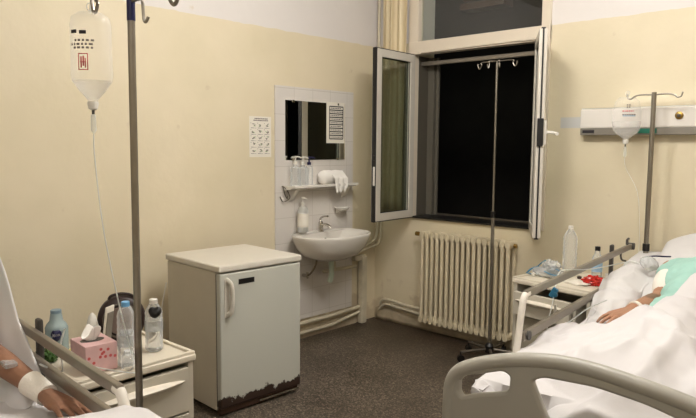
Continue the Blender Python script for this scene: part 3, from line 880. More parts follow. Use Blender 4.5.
def under(t_label, loc, rz, rise, nm='fitted_sheet', seed=0):
    """sheet wrapped over a mattress"""
    b = nb()
    def fn(u, v):
        l = .14+2.23*v; s = u*1.22-.61
        if abs(s) <= .40: x = .48+s; dz = 0
        else:
            k = (abs(s)-.40); x = .48+math.copysign(.40+.022*min(1, k/.03), s); dz = -max(0, k-.02)
            dz = -k
        z = deck(l, rise)+.158+dz+.006*nz(x*7, l*5, seed)+.008*nz(x*2, l*9, seed+3)*(1 if abs(s) < .4 else .2)
        return Vector((x, l, z))
    grid(b, fn, 70, 90)
    o = obj(nm, b, 'sheet', None, 70); o.location = loc; o.rotation_euler = (0, 0, rz); solid(o, .004, 1)
    return tag(o, t_label, 'sheet')
under('white sheet stretched over the mattress of the right bed', P0, TH, .22, seed=1)
under('white sheet stretched over the mattress of the left bed', OL, rzL, .40, seed=5)

def folds(x, y, s=0):
    v = 0
    for k, (a, fr, amp) in enumerate(((.6, 5.0, .016), (-.5, 8.0, .010), (1.5, 11, .007), (.1, 3.0, .018))):
        t_ = x*math.cos(a)+y*math.sin(a)
        q = nz(x*2.3+k*7+s, y*2.3-k*3, s)
        v += amp*(1-abs(math.sin(t_*fr+q*3.2+s)))**2.2*(.5+.8*abs(q))
    return v+.008*nz(x*9, y*9, s)

def pillow(name, label, c, size, rot, mt='sheet', seed=0):
    b = nb(); n = 40
    a, bb, h = size
    def pt(u, v, sgn):
        x = 2*u-1; y = 2*v-1
        ed = (1-abs(x)**3.2)*(1-abs(y)**3.2)
        z = sgn*h*max(ed, 0)**.5
        px_ = a*x*(1-.06*(1-abs(y))*0-.05*(y*y)); py = bb*y*(1-.05*x*x)
        return Vector((px_, py, z+sgn*(.010*nz(x*2.5, y*2.5, seed+sgn)+.006*math.sin(x*9+y*5+seed)*ed)))
    grid(b, lambda u, v: pt(u, v, 1), n, n); grid(b, lambda u, v: pt(u, v, -1), n, n)
    bmesh.ops.remove_doubles(b, verts=b.verts, dist=.0006)
    bmesh.ops.transform(b, matrix=rot.to_4x4(), verts=b.verts)
    o = obj(name, b, mt, None, 80)
    return o, c

def place(o, loc0, rz, c):
    q = Matrix.Rotation(rz, 3, 'Z'); o.location = Vector(loc0)+q@Vector(c); o.rotation_euler = (0, 0, rz); return o

# ---- right bed bedding
o, c = pillow('pillow', '', None, (.33, .22, .085), Matrix.Rotation(R(24), 3, 'X')@Matrix.Rotation(R(-13), 3, 'Y'), seed=2)
place(o, P0, TH, (.55, 2.12, .965)); tag(o, 'white pillow under the head of the patient in the right bed', 'pillow')
def blanketR(u, v):
    # u across (left edge drapes), v along from foot to chest
    l_hi = 1.02+.72*sstep(.42, .58, .05+.9*u)
    fall = max(0, .10-v)/.10*.10
    l = .05+(l_hi-.05)*max(0, v-.10)/.90
    s = -.06+1.12*u
    edge = 0
    if s < .04: x = .055-.0*s; edge = -(.04-s)*1.1; x = .075+s*.4
    elif s > .92: x = .90; edge = -(s-.92)
    else: x = s
    body = .135*math.exp(-((s-.53)/(.25-.07*sstep(.6, 1.0, l)))**2)
    knees = .035*math.exp(-((l-.95)/.3)**2)*math.exp(-((s-.45)/.25)**2)
    feet = .01*math.exp(-((l-.22)/.12)**2)*math.exp(-((s-.48)/.16)**2)
    rise_ = .09*sstep(1.15, 1.6, l)
    z = .693+.02*sstep(.0, .12, s)+body+knees+feet+rise_+folds(x*1.4, l, 2.0)*(1.7 if edge == 0 else .5)
    z -= .17*max(0, 1-(l-.05)/.36)**1.25*sstep(.02, .2, s)+fall
    if l > .12: z = max(z, .702)
    return Vector((x+.01*nz(l*4, 1.5), l, z+edge))
b = nb(); grid(b, blanketR, 130, 150); o = obj('blanket', b, 'blanket', None, 80); solid(o, .006, 1)
place(o, P0, TH, (0, 0, 0)); tag(o, 'crumpled white blanket over the legs of the right bed patient', 'blanket')

# crumpled top sheet pushed to the side by the rail, under the forearm
def bunch(u, v):
    a = 2*PI*u; l = 1.12+.95*v; k = math.sin(PI*min(max(v*1.0, .0), 1))**.55
    base_ = deck(l, .22)+.16
    zt = .715+.17*sstep(1.15, 2.0, l)+.03*v; rr = .03+.015*v
    x = .125+.06*v+(.075+.06*v)*k*math.cos(a)+.01*math.sin(v*9); z = zt-rr+rr*k*math.sin(a)
    return Vector((x+.012*nz(v*9, u*6, 4), l, z-.05*v*max(0, math.cos(a))+.022*nz(u*6, v*9, 9)+.022*(1-abs(math.sin(v*10+u*9+nz(v*4, u*3)*4)))**2))
b = nb(); grid(b, bunch, 44, 80); bmesh.ops.remove_doubles(b, verts=b.verts, dist=.0008)
o = obj('bunched_sheet', b, 'sheet', None, 80); place(o, P0, TH, (0, 0, 0))
tag(o, 'bunched white sheet between the right patient and the side rail', 'sheet')

# ---- left bed bedding
o, c = pillow('pillow', '', None, (.34, .26, .10), Matrix.Rotation(R(48), 3, 'X'), seed=4)
place(o, OL, rzL, (.56, 1.90, .99)); tag(o, 'white pillow propped behind the patient in the left bed', 'pillow')
def blanketL(u, v):
    l = .05+(1.33-.05)*v            # from the foot towards the lap
    s = -.04+1.04*u                 # across, rail side at large s
    if s > .90: x = .90+.01; edge = -(s-.90)*1.0
    elif s < .05: x = .05; edge = -(.05-s)
    else: x = s; edge = 0
    prof = [(.05, .72), (.13, .85), (.22, .90), (.36, .905), (.46, .87), (.56, .815), (.70, .77), (.88, .715), (1.28, .65), (1.5, .65)]
    for (a0, za), (a1, zb) in zip(prof, prof[1:]):
        if l <= a1 or a1 == 1.5:
            t_ = max(0, min(1, (l-a0)/(a1-a0))); z = za+(zb-za)*t_; break
    z += .05*math.exp(-((s-.5)/.25)**2)+folds(x*1.3, l, 6.0)*.8
    if edge: z += folds(l, .3, 2)*.2
    return Vector((x, l, z+edge))
b = nb(); grid(b, blanketL, 110, 130); o = obj('blanket', b, 'blanket', None, 80); solid(o, .006, 1)
place(o, OL, rzL, (0, 0, 0)); tag(o, 'white blanket drawn over the raised knees of the left bed patient', 'blanket')
def sideL(u, v):
    # loose sheet hanging from the raised back section on the rail side
    l = 1.10+1.0*u
    pts = [(1.10, .74), (1.18, .80), (1.31, .88), (1.38, .92), (1.44, .98), (1.52, 1.08), (1.64, 1.16), (2.1, 1.22)]
    zt = .76
    for (a0, za), (a1, zb) in zip(pts, pts[1:]):
        if a0 <= l <= a1: zt = za+(zb-za)*(l-a0)/(a1-a0)
    z = zt+(.66-zt)*v
    x = .915-.13*v+.010*math.sin(l*34+v*2)*v+.010*nz(l*6, v*4, 3)
    return Vector((x, l, z))
b = nb(); grid(b, sideL, 50, 30); o = obj('hanging_sheet', b, 'sheet', None, 80); solid(o, .005, 0)
place(o, OL, rzL, (0, 0, 0)); tag(o, 'loose white sheet hanging beside the raised back of the left bed', 'sheet')

# ================================================================ PEOPLE
def hand(b, wrist, dirv, upv, side, s=1.0, curl=.25, spread=.10):
    """palm + five fingers; side=+1 puts the thumb along +side vector"""
    d = Vector(dirv).normalized(); u = Vector(upv); u = (u-d*u.dot(d)).normalized(); sd = d.cross(u)*side
    wr = Vector(wrist)
    for k in range(4):
        a = (1.5-k)/1.5
        capsule(b, wr+d*.012*s+sd*a*.013*s, wr+d*.092*s+sd*a*.032*s-u*.002*abs(a)*s, .0155*s, .0120*s)
    lens = [(.043, .026, .020), (.048, .031, .022), (.044, .028, .021), (.034, .021, .018)]
    for k in range(4):
        a = (1.5-k)/1.5
        p = wr+d*(.094-.008*(a*a))*s+sd*a*.033*s
        ang = curl*.5; dir0 = (d+sd*a*spread).normalized()
        rr = .0095-.0006*abs(k-1)
        for j, L in enumerate(lens[k]):
            dd = (dir0*math.cos(ang)-u*math.sin(ang)).normalized()
            q = p+dd*L*s; capsule(b, p, q, rr*s, (rr-.0009)*s); p = q; rr -= .0008; ang += curl
    p = wr+d*.022*s+sd*.026*s-u*.006*s
    for j, (L, rr) in enumerate(((.046, .0145), (.034, .0112), (.026, .0098))):
        dd = (d*(.72+.12*j)+sd*(.75-.28*j)-u*(.22+.06*j)).normalized()
        q = p+dd*L*s; capsule(b, p, q, rr*s, (rr-.0012)*s); p = q

def face_parts(root, c, fwdv, upv, skin):
    f = Vector(fwdv).normalized(); u = Vector(upv); u = (u-f*u.dot(f)).normalized(); s = u.cross(f)
    rot = Matrix((s, f, u)).transposed()
    c = Vector(c)
    b = nb()
    for k in (-1, 1): ellipsoid(b, c+f*.083+s*.033*k+u*.005, (.016, .010, .008), rot, 12)
    obj('eyelid', b, 'eye', root)
    b = nb(); ellipsoid(b, c+f*.082-u*.052, (.026, .010, .008), rot, 12); obj('lips', b, 'lip', root)
    b = nb()
    ellipsoid(b, c-f*.018+u*.030, (.089, .103, .104), rot, 20)
    for v in b.verts:
        q = v.co-c
        if q.dot(f) > .055 or q.dot(u) < -.06: v.co -= f*max(0, q.dot(f)-.05)*1.2
    obj('hair', b, 'hair', root)
    return rot

def head(b, c, fwdv, upv):
    f = Vector(fwdv).normalized(); u = Vector(upv); u = (u-f*u.dot(f)).normalized(); s = u.cross(f)
    rot = Matrix((s, f, u)).transposed(); c = Vector(c)
    ellipsoid(b, c+u*.025, (.082, .096, .098), rot)
    ellipsoid(b, c+f*.022-u*.035, (.068, .070, .082), rot)
    capsule(b, c+f*.082+u*.008, c+f*.104-u*.024, .009, .013)
    ellipsoid(b, c+f*.066-u*.088, (.026, .022, .020), rot)
    for k in (-1, 1): ellipsoid(b, c+s*.078*k-u*.005-f*.008, (.010, .020, .032), rot, 12)

# right patient (local coordinates of the right bed)
def personR():
    t = thing('person', 'person lying in the right bed in an aqua gown, bruised forearm on the sheet', 'person', P0, TH)
    b = nb()
    hip = Vector((.53, 1.30, .755)); chest = Vector((.53, 1.70, .865)); neck = Vector((.54, 1.93, .955)); hd = Vector((.555, 2.075, 1.045))
    rs = Matrix.Rotation(R(18), 3, 'X')
    ellipsoid(b, hip, (.155, .15, .10), rs); ellipsoid(b, (hip+chest)/2, (.145, .20, .095), rs)
    ellipsoid(b, chest, (.175, .20, .105), rs); ellipsoid(b, chest+Vector((0, .12, .035)), (.18, .08, .07), rs)
    capsule(b, neck-Vector((0, .05, .015)), hd-Vector((0, .03, .02)), .064, .060)
    head(b, hd, (0, -.50, .86), (0, .86, .50))
    # right arm, the one seen
    sh = Vector((.365, 1.80, .90)); el = Vector((.372, 1.55, .780)); wr = Vector((.302, 1.26, .775))
    capsule(b, sh+Vector((.05, .02, .0)), sh, .062, .056); capsule(b, sh, el, .058, .052)
    mid = el.lerp(wr, .3); capsule(b, el, mid, .054, .054); capsule(b, mid, wr, .054, .036)
    hand(b, wr, (-.36, -.93, -.07), (0, 0, 1), -1, 1.28, .24)
    # other arm
    sh2 = Vector((.70, 1.80, .90)); el2 = Vector((.80, 1.52, .80)); wr2 = Vector((.72, 1.28, .86))
    capsule(b, sh2-Vector((.04, 0, 0)), sh2, .06, .055); capsule(b, sh2, el2, .052, .040); capsule(b, el2, wr2, .042, .026)
    hand(b, wr2, (-.45, -.85, -.05), (0, 0, 1), 1, 1.0, .3)
    for x in (.42, .58):
        capsule(b, (x, 1.22, .72), (x, .80, .725), .078, .056); capsule(b, (x, .80, .725), (x, .38, .69), .053, .036); capsule(b, (x, .38, .69), (x, .30, .70), .034, .03)
    o = obj('body', b, 'skin', t); remesh(o, .0055, 5)
    # bruise pattern painted into the skin material: a patch at the inner forearm
    nt = M['skin'].node_tree; p = nt.nodes['Principled BSDF']
    lk = p.inputs['Base Color'].links[0].from_socket
    tc = add(nt, 'ShaderNodeTexCoord'); vd = add(nt, 'ShaderNodeVectorMath', operation='DISTANCE')
    nt.links.new(tc.outputs['Object'], vd.inputs[0]); vd.inputs[1].default_value = (.35, 1.43, .825)
    n = add(nt, 'ShaderNodeTexNoise'); n.inputs['Scale'].default_value = 30; nt.links.new(tc.outputs['Object'], n.inputs['Vector'])
    ma = add(nt, 'ShaderNodeMath', operation='MULTIPLY_ADD'); nt.links.new(n.outputs['Fac'], ma.inputs[0]); ma.inputs[1].default_value = .04; nt.links.new(vd.outputs['Value'], ma.inputs[2])
    cr = add(nt, 'ShaderNodeMapRange'); cr.inputs[1].default_value = .048; cr.inputs[2].default_value = .072; cr.inputs[3].default_value = .8; cr.inputs[4].default_value = 0
    nt.links.new(ma.outputs[0], cr.inputs[0])
    mx = add(nt, 'ShaderNodeMix', data_type='RGBA'); nt.links.new(cr.outputs[0], mx.inputs[0]); nt.links.new(lk, mx.inputs[6]); mx.inputs[7].default_value = srgb(104, 84, 66)
    nt.links.new(mx.outputs[2], p.inputs['Base Color'])
    face_parts(t, hd, (0, -.50, .86), (0, .86, .50), 'skin')
    # gown over the torso and shoulders
    b = nb()
    ellipsoid(b, hip, (.178, .175, .122), rs); ellipsoid(b, (hip+chest)/2, (.160, .22, .112), rs)
    ellipsoid(b, chest, (.192, .215, .122), rs); ellipsoid(b, chest+Vector((0, .10, .03)), (.205, .10, .085), rs)
    capsule(b, sh+Vector((.04, .0, .0)), sh.lerp(el, .16), .074, .070); capsule(b, sh2, sh2.lerp(el2, .5), .07, .065)
    o = obj('gown', b, 'gown', t); remesh(o, .007, 3)
    dsp = o.modifiers.new('folds', 'DISPLACE'); tx = bpy.data.textures.new('gown folds', 'CLOUDS'); tx.noise_scale = .07; dsp.texture = tx; dsp.strength = .028; dsp.mid_level = .5
    b = nb(); a0 = sh.lerp(el, .15); a1 = sh.lerp(el, .92)
    tube(b, [a0, a0.lerp(a1, .5)+Vector((0, 0, .004)), a1], [.070, .068, .058], 20)
    o = obj('sleeve', b, 'gauze', t, 60); dsp = o.modifiers.new('sub', 'SUBSURF'); dsp.levels = 2; dsp.render_levels = 2
    b = nb(); wd = (wr-el).normalized(); pts = [wr-wd*.030, wr-wd*.012]; tube(b, pts, [.0445, .042], 22); o = obj('wristband', b, 'gauze', t)
    # crumpled gown tie / cannula dressing by the shoulder
personR()

# left patient (local coordinates of the left bed)
def personL():
    t = thing('person', 'person propped up in the left bed, bandaged wrist resting by the side rail', 'person', OL, rzL)
    b = nb()
    hip = Vector((.50, 1.42, .75)); chest = Vector((.50, 1.72, .98)); neck = Vector((.50, 1.88, 1.12)); hd = Vector((.50, 1.975, 1.235))
    rs = Matrix.Rotation(R(42), 3, 'X')
    ellipsoid(b, hip, (.17, .15, .11), rs); ellipsoid(b, (hip+chest)/2, (.15, .20, .10), rs); ellipsoid(b, chest, (.17, .18, .105), rs)
    ellipsoid(b, chest+Vector((0, .08, .07)), (.18, .08, .07), rs)
    capsule(b, neck-Vector((0, .03, .04)), hd, .064, .060); head(b, hd, (0, -.80, .60), (0, .6, .8))
    sh = Vector((.71, 1.80, 1.04)); el = toL(.13, .13, .84); wr = toL(.47, .05, .765)
    capsule(b, sh-Vector((.05, 0, 0)), sh, .06, .056); capsule(b, sh, el, .053, .043)
    mid = el.lerp(wr, .3); capsule(b, el, mid, .043, .043); capsule(b, mid, wr, .043, .028)
    hand(b, wr+Vector((0, -.01, 0)), (.14, -.98, -.02), (.25, 0, 1), -1, 1.25, .16, .06)
    sh2 = Vector((.29, 1.80, 1.04)); el2 = Vector((.17, 1.50, .86)); wr2 = Vector((.30, 1.28, .88))
    capsule(b, sh2+Vector((.05, 0, 0)), sh2, .06, .056); capsule(b, sh2, el2, .052, .042); capsule(b, el2, wr2, .042, .026)
    hand(b, wr2, (.5, -.85, 0), (0, 0, 1), 1, 1.0, .3)
    for x in (.42, .58):
        capsule(b, (x, 1.38, .73), (x, .80, .76), .08, .056); capsule(b, (x, .80, .76), (x, .36, .69), .052, .036); capsule(b, (x, .36, .69), (x, .26, .70), .034, .03)
    o = obj('body', b, 'skin_dark', t); remesh(o, .0055, 5)
    face_parts(t, hd, (0, -.80, .60), (0, .6, .8), 'skin_dark')
    b = nb()
    ellipsoid(b, hip, (.195, .20, .135), rs); ellipsoid(b, (hip+chest)/2, (.166, .215, .115), rs); ellipsoid(b, chest, (.186, .195, .12), rs)
    ellipsoid(b, chest+Vector((0, .06, .06)), (.20, .09, .085), rs)
    capsule(b, sh-Vector((.03, 0, 0)), sh.lerp(el, .35), .07, .066); capsule(b, sh2, sh2.lerp(el2, .4), .07, .066)
    o = obj('gown', b, 'gown', t); remesh(o, .007, 3)
    wd = (wr-el).normalized(); b = nb(); tube(b, [wr-wd*.085, wr-wd*.04, wr+wd*.012], [.041, .038, .035], 22); obj('bandage', b, 'gauze', t, 60)
    b = nb(); q = el.lerp(wr, .52)+Vector((-.02, 0, .038)); box(b, q.x-.02, q.x+.02, q.y-.03, q.y+.03, q.z-.012, q.z+.004, .004); obj('cannula_dressing', b, 'packclear', t)
personL()

# ================================================================ NIGHTSTANDS
def nightstand(label, loc, rz, W_, D_, H_, open_front):
    """front faces local -y, width along x, origin at the centre of its footprint"""
    t = thing('nightstand', label, 'nightstand', loc, rz, 'bedside nightstands')
    hw, hd = W_/2, D_/2; z0 = .11
    body_m = 'ns' if not open_front else 'nsgrey'
    b = nb()
    box(b, -hw+.01, -hw+.035, -hd+.01, hd-.01, z0, H_-.035, .004); box(b, hw-.035, hw-.01, -hd+.01, hd-.01, z0, H_-.035, .004)
    box(b, -hw+.03, hw-.03, hd-.03, hd-.012, z0, H_-.035); box(b, -hw+.03, hw-.03, -hd+.02, hd-.02, z0, z0+.02)
    obj('carcass', b, 'ns', t)
    b = nb(); box(b, -hw, hw, -hd, hd, H_-.034, H_-.004, .008, seg=3)
    for (a0, a1, c0, c1) in ((-hw+.004, hw-.004, -hd+.004, -hd+.022), (-hw+.004, hw-.004, hd-.022, hd-.004), (-hw+.004, -hw+.022, -hd+.01, hd-.01), (hw-.022, hw-.004, -hd+.01, hd-.01)):
        box(b, a0, a1, c0, c1, H_-.008, H_+.007, .004)
    obj('tray_top', b, 'nstop', t)
    zt = H_-.05; n = 3
    if open_front: zt = H_-.075
    heights = [.19, .19, .19] if not open_front else [.15, .34]
    z = zt; y_ = -hd
    for i, h in enumerate(heights):
        out = 0 if not (open_front and i == 0) else .03
        b = nb(); box(b, -hw+.038, hw-.038-(.08 if open_front else 0), y_-out, y_+.03-out, z-h+.004, z-.004, .004)
        box(b, -hw+.05, hw-.05-(.08 if open_front else 0), y_+.028-out, hd-.06-out, z-h+.02, z-h+.03)
        d = obj('drawer' if not (open_front and i == 1) else 'door', b, 'ns' if not open_front else ('nsgrey' if i else 'ns'), t)
        # boat-shaped pull bowed across the front
        b = nb(); rings = []
        L_ = (W_-.11)-(.08 if open_front else 0); x0 = -hw+.055
        zc = z-.055
        for k in range(17):
            s = k/16; e = math.sin(PI*s)**.6+.02
            cx_ = x0+L_*s; dp = .034*e; hh = .016*e
            rings.append([b.verts.new((cx_, y_-out-dp*a, zc+hh*c_)) for a, c_ in ((-.02, 1.1), (.6, 1.0), (1.0, .35), (.95, -.1), (.5, -.7), (-.02, -1.3))])
        for k in range(16):
            for j in range(6): b.faces.new([rings[k][j], rings[k][(j+1) % 6], rings[k+1][(j+1) % 6], rings[k+1][j]])
        b.faces.new(rings[0]); b.faces.new(rings[-1][::-1])
        if not (open_front and i == 1): obj('pull', b, 'nshandle', d, 50)
        else: b.free()
        z -= h
    if open_front:
        b = nb(); box(b, hw-.118, hw-.10, -hd+.01, hd-.04, z0+.02, H_-.075); obj('divider', b, 'ns', t)
    for sx in (-1, 1):
        for sy in (-1, 1):
            b = nb(); tube(b, [(sx*(hw-.04), sy*(hd-.04), z0+.005), (sx*(hw-.04), sy*(hd-.04), .055)], .012, 8)
            lathe(b, [(.01, -.011), (.03, -.011), (.03, .011), (.01, .011)], (sx*(hw-.04), sy*(hd-.04), .03), 16, axis=(1, 0, 0)); obj('caster', b, 'darkgrey', t)
    return t
# left one faces +x : rotate so that local -y -> +x
LT = .72
nsl = nightstand('cream nightstand with drawers between the left bed and the fridge', (1.335, -3.205, 0), R(90), .50, .46, LT, False)
RT = .74
TR = R(-9)
nsr = nightstand('cream nightstand with an open gap under its top beside the right bed', (2.09, -.548, 0), TR, .555, .49, RT, True)

# ================================================================ THINGS ON THE NIGHTSTANDS
def bottle(name, label, loc, h, r, neck=.013, capm='bluecap', body='clear', ridges=True, capr=.0155, water=.0, shoulder=.72, group=None, lab=None, caph=.018, rz=0):
    t = thing(name, label, 'bottle', loc, rz, group)
    prof = [(r*.75, 0), (r*.96, .006), (r, .014)]
    n = 14; z1 = h*shoulder
    for i in range(n+1):
        z = .02+(z1-.02)*i/n
        prof.append((r-(.0022 if (i % 2 and ridges) else 0), z))
    prof += [(r*.86, h*(shoulder+.07)), (r*.6, h*(shoulder+.14)), (neck*1.05, h*.93), (neck, h*.95), (neck, h-.004), (.001, h-.004)]
    b = nb(); lathe(b, prof, seg=26); obj('body', b, body, t, 60)
    if water:
        pw = [(r*.72, .003)]+[(rr-.003, zz) for rr, zz in prof[1:] if zz < h*water and rr > .02]+[(r*.9*.8, h*water), (.001, h*water)]
        b = nb(); lathe(b, pw, seg=24); obj('water', b, 'water', t, 60)
    b = nb(); lathe(b, [(capr, h-caph), (capr, h-.002), (capr-.002, h), (.001, h)], seg=20); obj('cap', b, capm, t)
    if lab:
        m_, a, c_ = lab
        b = nb(); lathe(b, [(r+.0004, h*a), (r+.0012, h*a+.001), (r+.0012, h*c_-.001), (r+.0004, h*c_)], seg=26); obj('label', b, m_, t)
    return t

LZ = LT-.003
RZ_ = RT-.003
# --- left nightstand
t = bottle('water_bottle', 'pale blue squat bottle with a navy badge at the back of the left nightstand', (1.185, -3.355, LZ), .185, .043, .02, 'greycap', 'paleblue', False, .021, shoulder=.62, caph=.028)
t['label'] = 'pale blue squat bottle with a navy badge at the back of the left nightstand'
b = nb()
for k in range(18):
    pass
def badge():
    b = nb(); r = .0445; pts = []
    for k in range(24):
        a = 2*PI*k/24; x = .021*math.sin(a)*(1.0 if math.cos(a) > -.2 else .8); z = .022*math.cos(a)-.004*(abs(math.sin(a)) < .2 and math.cos(a) < 0)
        if math.cos(a) > .9: z -= .004
        ang = x/r
        pts.append((r*math.cos(ang), r*math.sin(ang), 0.092+z*1.1))
    c = b.verts.new((r, 0, .092)); vs_ = [b.verts.new(p) for p in pts]
    for k in range(24): b.faces.new([c, vs_[k], vs_[(k+1) % 24]])
    return b
o = obj('badge', badge(), 'navy', t, 60); o.rotation_euler = (0, 0, R(-25)); solid(o, .001, 0)
b = nb()
pts = [(-.012, .070), (-.012, .082), (-.006, .070), (-.006, .082), (-.001, .071), (.002, .081), (.006, .071), (.009, .081), (.013, .073)]
tube(b, [(.0458*math.cos(x/.0445), .0458*math.sin(x/.0445), z) for x, z in [(x, z+.016) for x, z in pts]], .0013, 6)
o = obj('badge_script', b, 'white', t); o.rotation_euler = (0, 0, R(-25))

def tissue_box():
    t = thing('tissue_box', 'pink flowered tissue box with a tissue pulled up on the left nightstand', 'tissue box', (1.43, -3.315, LT-.001), R(-4))
    b = nb(); box(b, -.075, .075, -.065, .055, 0, .105, .004); obj('box', b, 'pink', t)
    b = nb()
    for k in range(10):
        x = random.uniform(-.06, .06); z = random.uniform(.02, .09); lathe(b, [(.006, 0), (.006, .001), (.001, .0012)], (.0745, max(-.055, min(.045, x-.005)), z), 8, axis=(1, 0, 0))
    obj('flower_print', b, 'redink', t)
    b = nb(); lathe(b, [(.001, 0), (.045, 0), (.045, .001), (.001, .001)], (0, -.01, .105), 20, sx=.6); obj('slot', b, 'darkgrey', t)
    def ts(u, v):
        a = u*2*PI; r = .008+.020*v+.006*math.sin(a*3)*v
        return Vector((r*math.cos(a)*.8, -.01+r*math.sin(a)*1.2, .10+.058*v*(.7+.4*math.sin(a*2+1))))
    b = nb(); grid(b, ts, 30, 10); o = obj('tissue', b, 'tissue', t, 70); solid(o, .0015, 0)
tissue_box()
b = nb(); lathe(b, [(.022, 0), (.024, .004), (.024, .085), (.021, .11), (.014, .135), (.004, .148), (.001, .149)], (0, 0, 0), 20)
t = thing('spray_bottle', 'plain white rounded bottle standing behind the pink tissue box', 'bottle', (1.20, -3.215, LZ)); obj('body', b, 'white', t)
b = nb(); lathe(b, [(.0245, .088), (.0247, .092), (.0235, .099)], (0, 0, 0), 20); obj('cap_ring', b, 'frost', t)
def handbag():
    t = thing('toiletry_bag', 'dark brown oval zipped bag standing open on the left nightstand', 'bag', (1.20, -3.085, LZ), R(60))
    b = nb()
    def fn(u, v):
        a = 2*PI*u; k = (1-abs(2*v-1)**4)**.5 if 0 < v < 1 else 0
        return Vector((.10*math.cos(a)*k*.98, (v-.5)*.085, .10+.10*math.sin(a)*k+.003*nz(u*8, v*4)))
    grid(b, fn, 40, 14); bmesh.ops.remove_doubles(b, verts=b.verts, dist=.0008); obj('shell', b, 'bag', t, 70)
    b = nb(); pts = [(.072*math.cos(2*PI*k/30), -.040, .10+.072*math.sin(2*PI*k/30)) for k in range(31)]; tube(b, pts, .004, 8); obj('zip_piping', b, 'darksteel', t)
    b = nb(); lathe(b, [(.001, 0), (.06, 0), (.058, .004), (.001, .006)], (0, -.041, .10), 26, axis=(0, -1, 0)); obj('grey_side', b, mat('taupe cloth', srgb(120, 104, 96), .8), t)
    b = nb(); tube(b, [(-.05, 0, .185), (-.04, 0, .200), (0, 0, .208), (.04, 0, .200), (.05, 0, .185)], .006, 8, smooth=4); obj('handle', b, 'bag', t)
handbag()
b = nb(); 
t = thing('folded_leaflet', 'white and grey folded leaflet leaning against the brown bag', 'leaflet', (1.235, -3.165, LZ), R(30))
rt_ = Matrix.Rotation(R(8), 3, 'Y')
box(b, -.003, .003, -.028, .028, .002, .175, rot=rt_); obj('cover', b, 'paper', t)
b = nb(); box(b, .004, .008, -.020, .020, .02, .15, rot=rt_); obj('inner_page', b, 'panelgrey', t)
t = bottle('water_bottle', 'tall clear water bottle with light blue cap nearest on the left nightstand', (1.50, -3.225, LZ), .25, .033, .013, 'bluecap', 'clear', True, .016, .55, .78, lab=('packclear', .32, .50))
t = bottle('water_bottle', 'clear water bottle with a white cap at the right of the left nightstand', (1.41, -3.055, LZ), .215, .036, .014, 'white', 'clear', True, .017, .45, .74, lab=('packclear', .4, .6))
b = nb()
for k in range(9):
    a = k*.7; ellipsoid(b, (.014*math.cos(a), .012*math.sin(a), .006*math.sin(a*2)), (.017, .014, .018))
o = obj('black_pouch', b, 'black'); remesh(o, .004, 4); o.location = (1.43, -3.06, LZ+.165)
tag(o, 'small crumpled black pouch hooked on the white capped water bottle', 'pouch')
b = nb(); box(b, -.03, .03, -.02, .02, 0, .022, .002, rot=Matrix.Rotation(R(15), 3, 'X'))
o = obj('medicine_box', b, 'yellow'); o.location = (1.27, -3.325, LZ+.006); o.rotation_euler = (0, 0, .4); tag(o, 'small yellow medicine box beside the tissue box', 'box')
def crumple(name, label, cat, loc, r, sc, mt, seed, vox=None):
    b = nb(); ellipsoid(b, (0, 0, 0), (r*sc[0], r*sc[1], r*sc[2]), None, 40)
    bmesh.ops.subdivide_edges(b, edges=b.edges, cuts=1)
    for v in b.verts:
        n = v.co.normalized(); d = abs(nz(n.x*3+seed, n.y*3, n.z*3))+.5*abs(nz(n.x*7, n.y*7+seed, n.z*7))
        v.co += n*r*(.55*d-.15)
        v.co.z = max(v.co.z, -r*sc[2]*.8)
    zmin = min(v.co.z for v in b.verts)
    for v in b.verts: v.co.z -= zmin
    o = obj(name, b, mt, None, 28); o.location = loc; return tag(o, label, cat)
crumple('snack_wrapper', 'green crinkled snack wrapper under the left bed rail on the nightstand', 'wrapper', (1.225, -3.415, LZ), .045, (1.1, .7, .55), 'greenbag', 3)
t = bottle('water_bottle', 'short clear bottle at the front edge of the left nightstand', (1.545, -3.245, LZ), .075, .024, .012, 'clear', 'clear', True, .013, 0, .7)
b = nb(); tube(b, [(-.115, -.11, 0), (-.115, .11, 0)], .003); tube(b, [(-.115, .11, 0), (.115, .11, 0)], .003)
b.free()

# --- right nightstand
t = bottle('water_bottle', 'large clear empty water bottle on the right nightstand', (2.01, -.42, RZ_), .325, .046, .014, 'white', 'clear', True, .016, 0, .74, caph=.02)
t = bottle('cola_bottle', 'small clear bottle with dark cap at the back of the right nightstand', (2.175, -.385, RZ_), .205, .032, .013, 'black', 'clear', False, .0165, 0, .62, lab=('labelblue', .22, .5), caph=.026)
t['label'] = 'small clear bottle with dark cap at the back of the right nightstand'; t.name = 'drink_bottle'
t = thing('tubing_pack', 'heap of clear film packs with blue edges on the right nightstand', 'medical pack', (1.925, -.55, RZ_), R(-15))
def pack(cx_, cy_, cz, sx, sy, sz, seed, mt, nm):
    b = nb(); ellipsoid(b, (0, 0, 0), (sx, sy, sz), None, 30)
    bmesh.ops.subdivide_edges(b, edges=b.edges, cuts=1)
    for v in b.verts:
        n = v.co.normalized(); v.co += n*.022*(abs(nz(n.x*4+seed, n.y*4, n.z*4))-.25); v.co.z = max(v.co.z, -cz+.001)
    bmesh.ops.translate(b, verts=b.verts, vec=(cx_, cy_, cz)); obj(nm, b, mt, t, 25)
pack(0, 0, .028, .11, .07, .032, 1, 'packclear', 'film_pack'); pack(.02, .01, .075, .065, .05, .030, 5, 'packclear', 'film_pack'); pack(.07, -.02, .05, .04, .035, .025, 8, 'packclear', 'film_pack')
